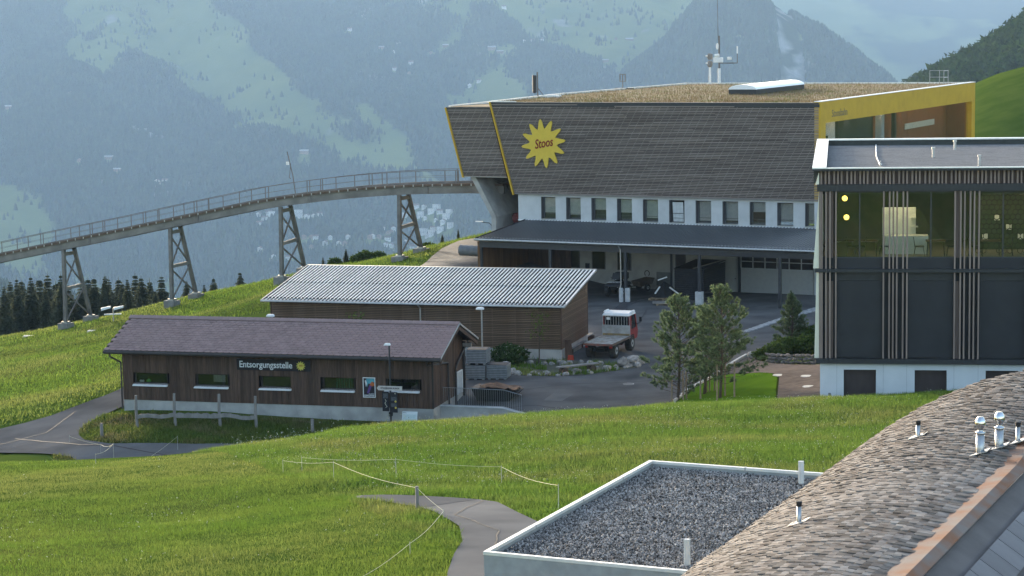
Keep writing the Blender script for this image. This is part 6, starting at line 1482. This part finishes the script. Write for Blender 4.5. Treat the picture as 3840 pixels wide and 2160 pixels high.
MB().hexa([(-.30, -.10, 4.30), (.08, -.10, 4.30), (.08, .10, 4.30), (-.30, .10, 4.30), (-.22, -.07, 4.42), (.04, -.07, 4.42), (.04, .07, 4.42), (-.22, .07, 4.42)]).build('lamp_head', M_white, sp, bev=.02)
ar_ = MB().prism([(-.72, 2.02), (-.62, 1.90), (.68, 1.90), (.70, 2.14), (-.62, 2.14)], 'y', -.12, -.07).build('arrow_sign', mat('bleached sign wood', (.55, .50, .46), .8), sp)
lettering('STOOSHORN RUNDE', .12, M_black, ar_, (.03, -.121, 2.02), ext=.004, off=.004, fitw=1.05)
for k, (a, b, c, e) in enumerate(((-.42, -.06, .78, 1.84), (.02, .42, .72, 1.82))):
    p = box('trail_board', mat('trail board black', (.018, .018, .024), .5), sp, a, b, -.11, -.08, c, e)
    for z0, z1 in (((1.48, 1.74),) if k == 0 else ((1.36, 1.56), (1.02, 1.22))): box('text_field', mat('small grey print', (.11, .12, .13), .7, (.03, .03, .035), scale=60, lo=.45, hi=.55), p, a+.05, b-.05, -.1125, -.1101, z0, z1)
    if k == 0: MB().path([(-.26, -.113, 1.42), (-.20, -.113, 1.32), (-.28, -.113, 1.22), (-.22, -.113, 1.12), (-.16, -.113, 1.02), (-.24, -.113, .98)], .014, 5).build('trail_map', mat('pale print', (.55, .52, .42), .7), p)
    else:
        for z in (1.32, .98): MB().tube((.32, -.118, z), (.32, -.111, z), .055, n=12).build('disc', mat('print yellow', (.65, .5, .10), .6), p)
        MB().tube((.30, -.118, 1.74), (.30, -.111, 1.74), .03, n=10).build('disc', mat('print cream', (.6, .55, .4), .6), p)
box('clamp', M_black, sp, -.09, .09, -.08, .08, .50, .72, .01)
ib = thing('info_panel', 'small slanted white information panel in front of the concrete plinth', 'sign', (-5.55, 111.55, -.65), -.2613)
pn = MB().box(-.42, .42, -.015, .015, -.32, .32).build('panel', mat('white info print', (.62, .66, .66), .5, (.56, .62, .63), scale=3), ib, loc=(0, 0, .42), rot=(-.25, 0, 0))
lettering('Stoos', .08, M_black, pn, (-.28, -.018, .25), ext=.001); box('print_field', mat('map print', (.50, .58, .57), .6, (.40, .50, .50), scale=14), pn, -.36, .36, -.0185, -.0155, -.20, .16)
for x in (-.36, .36): MB().tube((x, .02, -.15), (x, .05, .35), .02, n=6).build('leg', M_zinc, ib)
for x, z in ((-.05, .0), (.30, -.24), (-.36, -.27)): MB().tube((x, -.02, z), (x, -.0186, z), .02, n=8).build('print_dot', M_black, pn)
# rustic frame of posts and planks in front of the timber building
pf = thing('rustic_fence', 'rustic frame of four tall grey posts joined by low wavy planks', 'fence', (0, 0, 0))
FP = [(-20.12, 112.2), (-18.1, 112.3), (-15.68, 112.1), (-13.7, 111.7)]; fz = [-.65]*4
for (x, y) in FP:
    z = h1(x, y); MB().tube((x, y, z-.3), (x-.05, y, z+.9), .085, .08, 8).tube((x-.05, y, z+.9), (x-.03, y, z+1.72), .08, .07, 8).build('post', M_pale_wood, pf)
for k, (a, b) in enumerate(zip(FP, FP[1:])):
    z0, z1 = h1(*a)+.55, h1(*b)+.55; n = 14; top = []
    pt = lambda t: (a[0]+(b[0]-a[0])*t, a[1]+(b[1]-a[1])*t-.08, z0+(z1-z0)*t)
    amp = .10 if k == 1 else .04; vs = []
    for i in range(n+1):
        p = pt(i/n); w = .09+(abs(math.sin(i*1.15))*amp); cz = (.05*math.sin(i*.5) if k != 1 else -.04)
        vs += [(p[0], p[1]-.04, p[2]+cz-.09), (p[0], p[1]+.04, p[2]+cz-.09), (p[0], p[1]+.04, p[2]+cz+w), (p[0], p[1]-.04, p[2]+cz+w)]
    fs = [(4*i+q, 4*i+(q+1) % 4, 4*i+4+(q+1) % 4, 4*i+4+q) for i in range(n) for q in range(4)]+[(0, 1, 2, 3), tuple(range(4*n, 4*n+4))]
    MB().add(vs, fs).build('plank', M_pale_wood, pf)
for x, y, h, l in ((-21.7, 110.4, .75, 'short grey post with dark top at the road fork'), (-10.6, 110.2, .75, 'short grey post in the bank before the sign post'), (-20.9, 116.0, .3, None)):
    if l:
        z = h1(x, y); t = thing('marker_post', l, 'post', (x, y, z)); MB().tube((0, 0, -.2), (0, 0, h), .09, .085, 8).build('shaft', M_pale_wood, t); MB().tube((0, 0, h), (0, 0, h+.02), .07, n=8).build('cap', M_black, t)
# rope fences with stakes on the pasture
M_rope = mat('yellow white rope', (.62, .58, .34), .8, (.5, .5, .42), scale=30); M_plast = mat('plastic stake', (.40, .40, .36), .7)
def rope_fence(label, P, hs, post=None):
    f = thing('rope_fence', label, 'fence', (0, 0, 0)); tops = []
    for i, ((x, y), h) in enumerate(zip(P, hs)):
        z = h1(x, y); tops.append(Vector((x, y, z+h)))
        if h > .15: MB().tube((x, y, z-.1), (x, y, z+h+.04), .05 if i == post else .009, n=6).build('stake', M_pale_wood if i == post else M_plast, f)
    for a, b in zip(tops, tops[1:]):
        pts = []
        for k in range(9):
            t = k/8; p = a.lerp(b, t); p.z -= .10*math.sin(PI*t)*min(1, (b-a).length/8); p.z = max(p.z, h1(p.x, p.y)+.05); pts.append(p)
        MB().path(pts, .0055, 5).build('rope', M_rope, f)
rope_fence('thin pale rope fence crossing the path, one stout wooden post', [(-7.6, 68.6), (-5.6, 64.6), (-2.6, 55.2), (-1.83, 53.0), (-2.4, 47), (-3.4, 41)], [.45, .55, .62, .22, .3, .3], 2)
rope_fence('thin pale rope fence looping over the meadow beside the path', [(-7.0, 68.8), (-3.72, 65.4), (-.41, 62.4), (1.13, 55.1), (1.10, 54.2)], [.5, .55, .5, .62, .02])
rope_fence('thin rope strung across the road fork on the left', [(-23.4, 110.3), (-21.2, 107.4), (-17.6, 92), (-15.4, 77)], [.35, .5, 1.2, .4])
rope_fence('short rope between two stakes at the road by the daisies', [(-17.3, 107.7), (-18.3, 105.0), (-16, 96)], [.75, .55, .4])
for (x, y, l) in ((-36.0, 181.5, 'pale concrete slab lying on the hillside below the viaduct'), (-43.9, 191.7, 'pale concrete slab half hidden on the far left hillside')):
    o = box('shaft_cover', M_kerb, None, -.5, .5, -.35, .35, -.1, .06); o.location = (x, y, h1(x, y)); tag(o, l, 'slab')
fl_ = thing('twin_floodlight', 'white twin floodlight on a short mast behind the timber building', 'floodlight', (-35.2, 186.5, h1(-35.2, 186.5)), .2)
MB().tube((0, 0, -.2), (0, 0, 1.2), .06, n=8).build('mast', M_zinc, fl_)
for s in (-.55, .55): MB().hexa([(s-.5, -.18, 1.0), (s+.35, -.18, 1.22), (s+.35, .18, 1.22), (s-.5, .18, 1.0), (s-.5, -.15, 1.25), (s+.35, -.15, 1.40), (s+.35, .15, 1.40), (s-.5, .15, 1.25)]).build('lamp_head', M_white, fl_, bev=.03)
box('crossbar', M_white, fl_, -.8, .7, -.06, .06, .62, .72)

# ------------------------------------------------------------------ roof equipment of the station
def on_roof(name, label, cat): return thing(name, label, cat, (8.313, 154.748, 14.2), -.4733)
a = on_roof('panel_antenna', 'dark upright panel antenna on a braced mast at the left roof edge', 'antenna')
MB().tube((-16.0, 18.3, 0), (-16.0, 18.3, 2.1), .07, n=10).build('mast', M_steel, a); MB().box(-16.42, -16.12, 18.15, 18.4, .35, 1.85).build('panel', M_anth, a, bev=.06)
MB().path([(-15.4, 18.3, .1), (-16.0, 18.3, .8)], .04, 6).build('brace', M_steel, a); box('roof_box', M_white, a, -15.4, -13.9, 17.9, 18.5, 0, .2)
a = on_roof('frame_antenna', 'small pale frame antenna on the left part of the green roof', 'antenna')
MB().tube((-16.6, 37, 0), (-16.6, 37, .75), .05, n=8).build('mast', M_pale_wood, a); m = MB()
for x in (-.26, 0, .26): m.box(-16.6+x-.035, -16.6+x+.035, 36.95, 37.05, .72, 1.34)
m.box(-16.9, -16.3, 36.94, 37.06, .68, .75); m.box(-16.9, -16.3, 36.94, 37.06, 1.31, 1.38); m.build('frame', M_pale_wood, a); box('foot', M_steel, a, -17.3, -15.6, 36.8, 37.2, -.0, .12)
a = on_roof('antenna_cluster', 'tall whip antenna with white boxes and side arm on the far roof edge', 'antenna')
MB().tube((-12.45, 50.4, 0), (-12.45, 50.4, 1.5), .14, n=10).build('mast', M_white, a); MB().tube((-12.45, 50.4, 1.5), (-12.45, 50.4, 4.6), .09, n=8).build('upper_mast', M_steel, a); MB().tube((-12.55, 50.4, 4.2), (-12.6, 50.4, 8.3), .035, .03, 6).build('whip', M_steel, a)
box('radio_box', M_white, a, -13.0, -12.1, 50.2, 50.6, 2.05, 2.55, .04); MB().tube((-12.85, 50.3, 2.7), (-12.4, 50.3, 2.75), .16, n=10).build('dish', M_white, a)
MB().path([(-12.45, 50.4, 2.0), (-10.6, 50.4, 2.0), (-10.6, 50.4, 2.9)], .05, 6).build('side_arm', M_steel, a); MB().tube((-10.6, 50.4, 2.9), (-10.6, 50.4, 3.6), .07, n=8).build('rod_antenna', M_white, a); box('sensor', M_white, a, -11.6, -11.2, 50.3, 50.5, 2.3, 2.6, .04)
MB().lathe([(.1, 3.3), (.16, 3.45), (.16, 3.75), (.08, 3.9)], (-12.6, 50.4, 0), 10).build('cylinder_antenna', M_white, a)
a = on_roof('twin_siren', 'stubby grey twin-horn mast left of the whip antenna', 'siren')
MB().tube((-13.4, 50.4, 0), (-13.4, 50.4, 1.7), .12, .1, 10).build('mast', M_white, a)
for z in (1.9, 2.6): MB().lathe([(.16, -.28), (.26, -.1), (.26, .2), (.14, .33)], (-13.4, 50.4, z), 12).build('horn', M_pale_wood, a); MB().tube((-13.75, 50.2, z+.1), (-13.55, 50.2, z+.1), .07, n=8).build('mouth', M_white, a)
a = on_roof('roof_railing', 'grey ladder railing standing on the far right roof corner', 'railing')
m = MB()
for x in (8.2, 9.1, 9.9): m.tube((x, 50.2, 0), (x, 50.2, 1.25), .03, n=6)
for z in (.6, 1.2): m.tube((8.2, 50.2, z), (9.9, 50.2, z), .03, n=6); m.tube((9.9, 50.2, z), (9.9, 48.8, z), .03, n=6)
m.tube((9.9, 48.8, 0), (9.9, 48.8, 1.25), .03, n=6); m.build('rails', M_zinc, a)

# ------------------------------------------------------------------ tar seams and a drain in the asphalt
M_tar = mat('tar seam', (.028, .028, .030), .8)
def seam(label, P, w=.06, name='tar_seam'):
    vs = []; n = len(P)
    Q = []
    for a, b in zip(P, P[1:]):
        k = max(2, int(math.hypot(b[0]-a[0], b[1]-a[1])/.7))
        for i in range(k): t = i/k; Q.append((a[0]+(b[0]-a[0])*t+R.uniform(-.04, .04), a[1]+(b[1]-a[1])*t+R.uniform(-.04, .04)))
    Q.append(P[-1])
    for i, p in enumerate(Q):
        a = Q[max(0, i-1)]; b = Q[min(len(Q)-1, i+1)]; d = math.hypot(b[0]-a[0], b[1]-a[1])+1e-6; nx_, ny_ = -(b[1]-a[1])/d*w/2, (b[0]-a[0])/d*w/2
        for s in (1, -1): x, y = p[0]+s*nx_, p[1]+s*ny_; vs.append((x, y, h1(x, y)+.064))
    o = MB().add(vs, [(2*i, 2*i+1, 2*i+3, 2*i+2) for i in range(len(Q)-1)]).build(name, M_tar); o['kind'] = 'structure'
for P, w in (([(0, 116.5), (3.5, 119.5), (8.8, 121), (11, 124)], .07), ([(5, 133), (8, 140), (9.5, 150)], .06), ([(11.8, 128), (10.2, 137), (13, 147), (19, 152)], .07), ([(-2.5, 114), (1.2, 113.6), (4.5, 111)], .06),
             ([(-27, 113.4), (-22.6, 109.2), (-16, 106.2)], .08), ([(-24.5, 117.5), (-25.3, 113.6), (-28, 112.4)], .07), ([(-.9, 56.9), (-1.6, 53.5), (-.4, 50.2), (-.6, 45)], .03)): seam('', P, w)
for x, y in ((6.5, 119.8), (10.9, 141.5)):
    d = thing('drain_grate', 'round iron drain in the asphalt '+('between the rocks and the lawn pines' if y < 130 else 'in front of the garage door'), 'drain', (x, y, h1(x, y)+.06)); MB().lathe([(.02, 0), (.30, 0), (.30, -.02)], (0, 0, 0), 18).build('cover', M_anth, d); MB().lathe([(.31, -.005), (.36, -.005), (.36, -.03)], (0, 0, 0), 18).build('ring', M_conc, d)
# ------------------------------------------------------------------ houses across the valley
M_hw = mat('white house walls', (.72, .71, .68), .9, (.62, .61, .58), scale=.05, rnd=.15); M_hb = mat('timber house walls', (.20, .13, .09), .9, (.26, .18, .13), scale=.05, rnd=.2)
M_hr = mat('brown tiled roofs', (.16, .10, .08), .9, rnd=.25); M_hg = mat('grey sheet roofs', (.36, .36, .36), .7, rnd=.2); M_hwin = mat('house windows', (.03, .035, .04), .3)
def far_house(w, d, h, roof, wall, rfm, rows):
    """meshes of one house kind: walls, roof, window bands"""
    wl = MB().box(-w/2, w/2, -d/2, d/2, -6, h); rf = MB(); wn = []
    if roof == 'gable':
        wl.prism([(-w/2, h), (w/2, h), (0, h+w*.28)], 'y', -d/2+.3, d/2-.3)
        for s in (1, -1): rf.hexa([(s*(w/2+.8), -d/2-.8, h-.5), (s*(w/2+.8), d/2+.8, h-.5), (0, d/2+.8, h+w*.28), (0, -d/2-.8, h+w*.28), (s*(w/2+.8), -d/2-.8, h-.1), (s*(w/2+.8), d/2+.8, h-.1), (0, d/2+.8, h+w*.28+.5), (0, -d/2-.8, h+w*.28+.5)])
    elif roof == 'long':
        wl.prism([(-d/2, h), (d/2, h), (0, h+d*.25)], 'x', -w/2+.3, w/2-.3)
        for s in (1, -1): rf.hexa([(-w/2-.8, s*(d/2+.8), h-.5), (w/2+.8, s*(d/2+.8), h-.5), (w/2+.8, 0, h+d*.25), (-w/2-.8, 0, h+d*.25), (-w/2-.8, s*(d/2+.8), h-.1), (w/2+.8, s*(d/2+.8), h-.1), (w/2+.8, 0, h+d*.25+.5), (-w/2-.8, 0, h+d*.25+.5)])
    else: rf.box(-w/2-.5, w/2+.5, -d/2-.5, d/2+.5, h+.01, h+.7)
    nwx = max(2, int(w/3.6))
    for r in range(rows):
        for i in range(nwx):
            x = -w/2+(i+.5)*w/nwx; z = 1.0+r*(h-.6)/rows; wn.append(MB().box(x-.75, x+.75, -d/2-.12, -d/2, z, z+1.5).mesh('window', M_hwin))
    return wl.mesh('walls', wall), rf.mesh('roof', rfm), wn
KINDS = dict(block=far_house(17, 12, 11, 'flat', M_hw, M_hg, 3), white=far_house(11, 12, 7, 'gable', M_hw, M_hr, 2), chalet=far_house(11, 12, 5.5, 'gable', M_hb, M_hr, 2), barn=far_house(24, 12, 5, 'long', M_hb, M_hg, 1), villa=far_house(15, 11, 6.5, 'long', M_hw, M_hr, 2))
LAB = dict(hill=('in the terraced village behind the last viaduct pier', 'village terraces past the last pier'), west=('in the village strip above a bright meadow', 'village strip above the meadow'),
           low=('on the valley floor below the village terraces', 'houses on the valley floor'), farm=('on the high meadows of the mountainside', 'farms on the high meadows'))
LOOK = dict(block='tiny white flat-roofed block', white='tiny white gabled house', chalet='tiny brown timber chalet', barn='long low barn with grey roof', villa='tiny white house with long brown roof')
pick = dict(hill=('block', 'block', 'white', 'villa'), west=('white', 'villa', 'block'), low=('white', 'villa', 'chalet', 'white'), farm=('villa', 'white', 'barn', 'chalet'))
for c, l in HOUSES.items():
    for i, (x, y) in enumerate(l):
        k = pick[c][(i*7+i//3) % len(pick[c])]; z = float(slope_z(np.array([x*1.]), np.array([y*1.]))[0])
        t = thing('distant_house' if k != 'barn' else 'distant_barn', LOOK[k]+' '+LAB[c][0], 'house' if k != 'barn' else 'barn', (x, y-2, z+1.0), R.uniform(-.35, .25), LAB[c][1])
        s = R.uniform(.85, 1.2); t.scale = (s, s, s); wl, rf, wn = KINDS[k]
        inst(wl, 'walls', t); inst(rf, 'roof', t)
        for w in wn: inst(w, 'window', t)
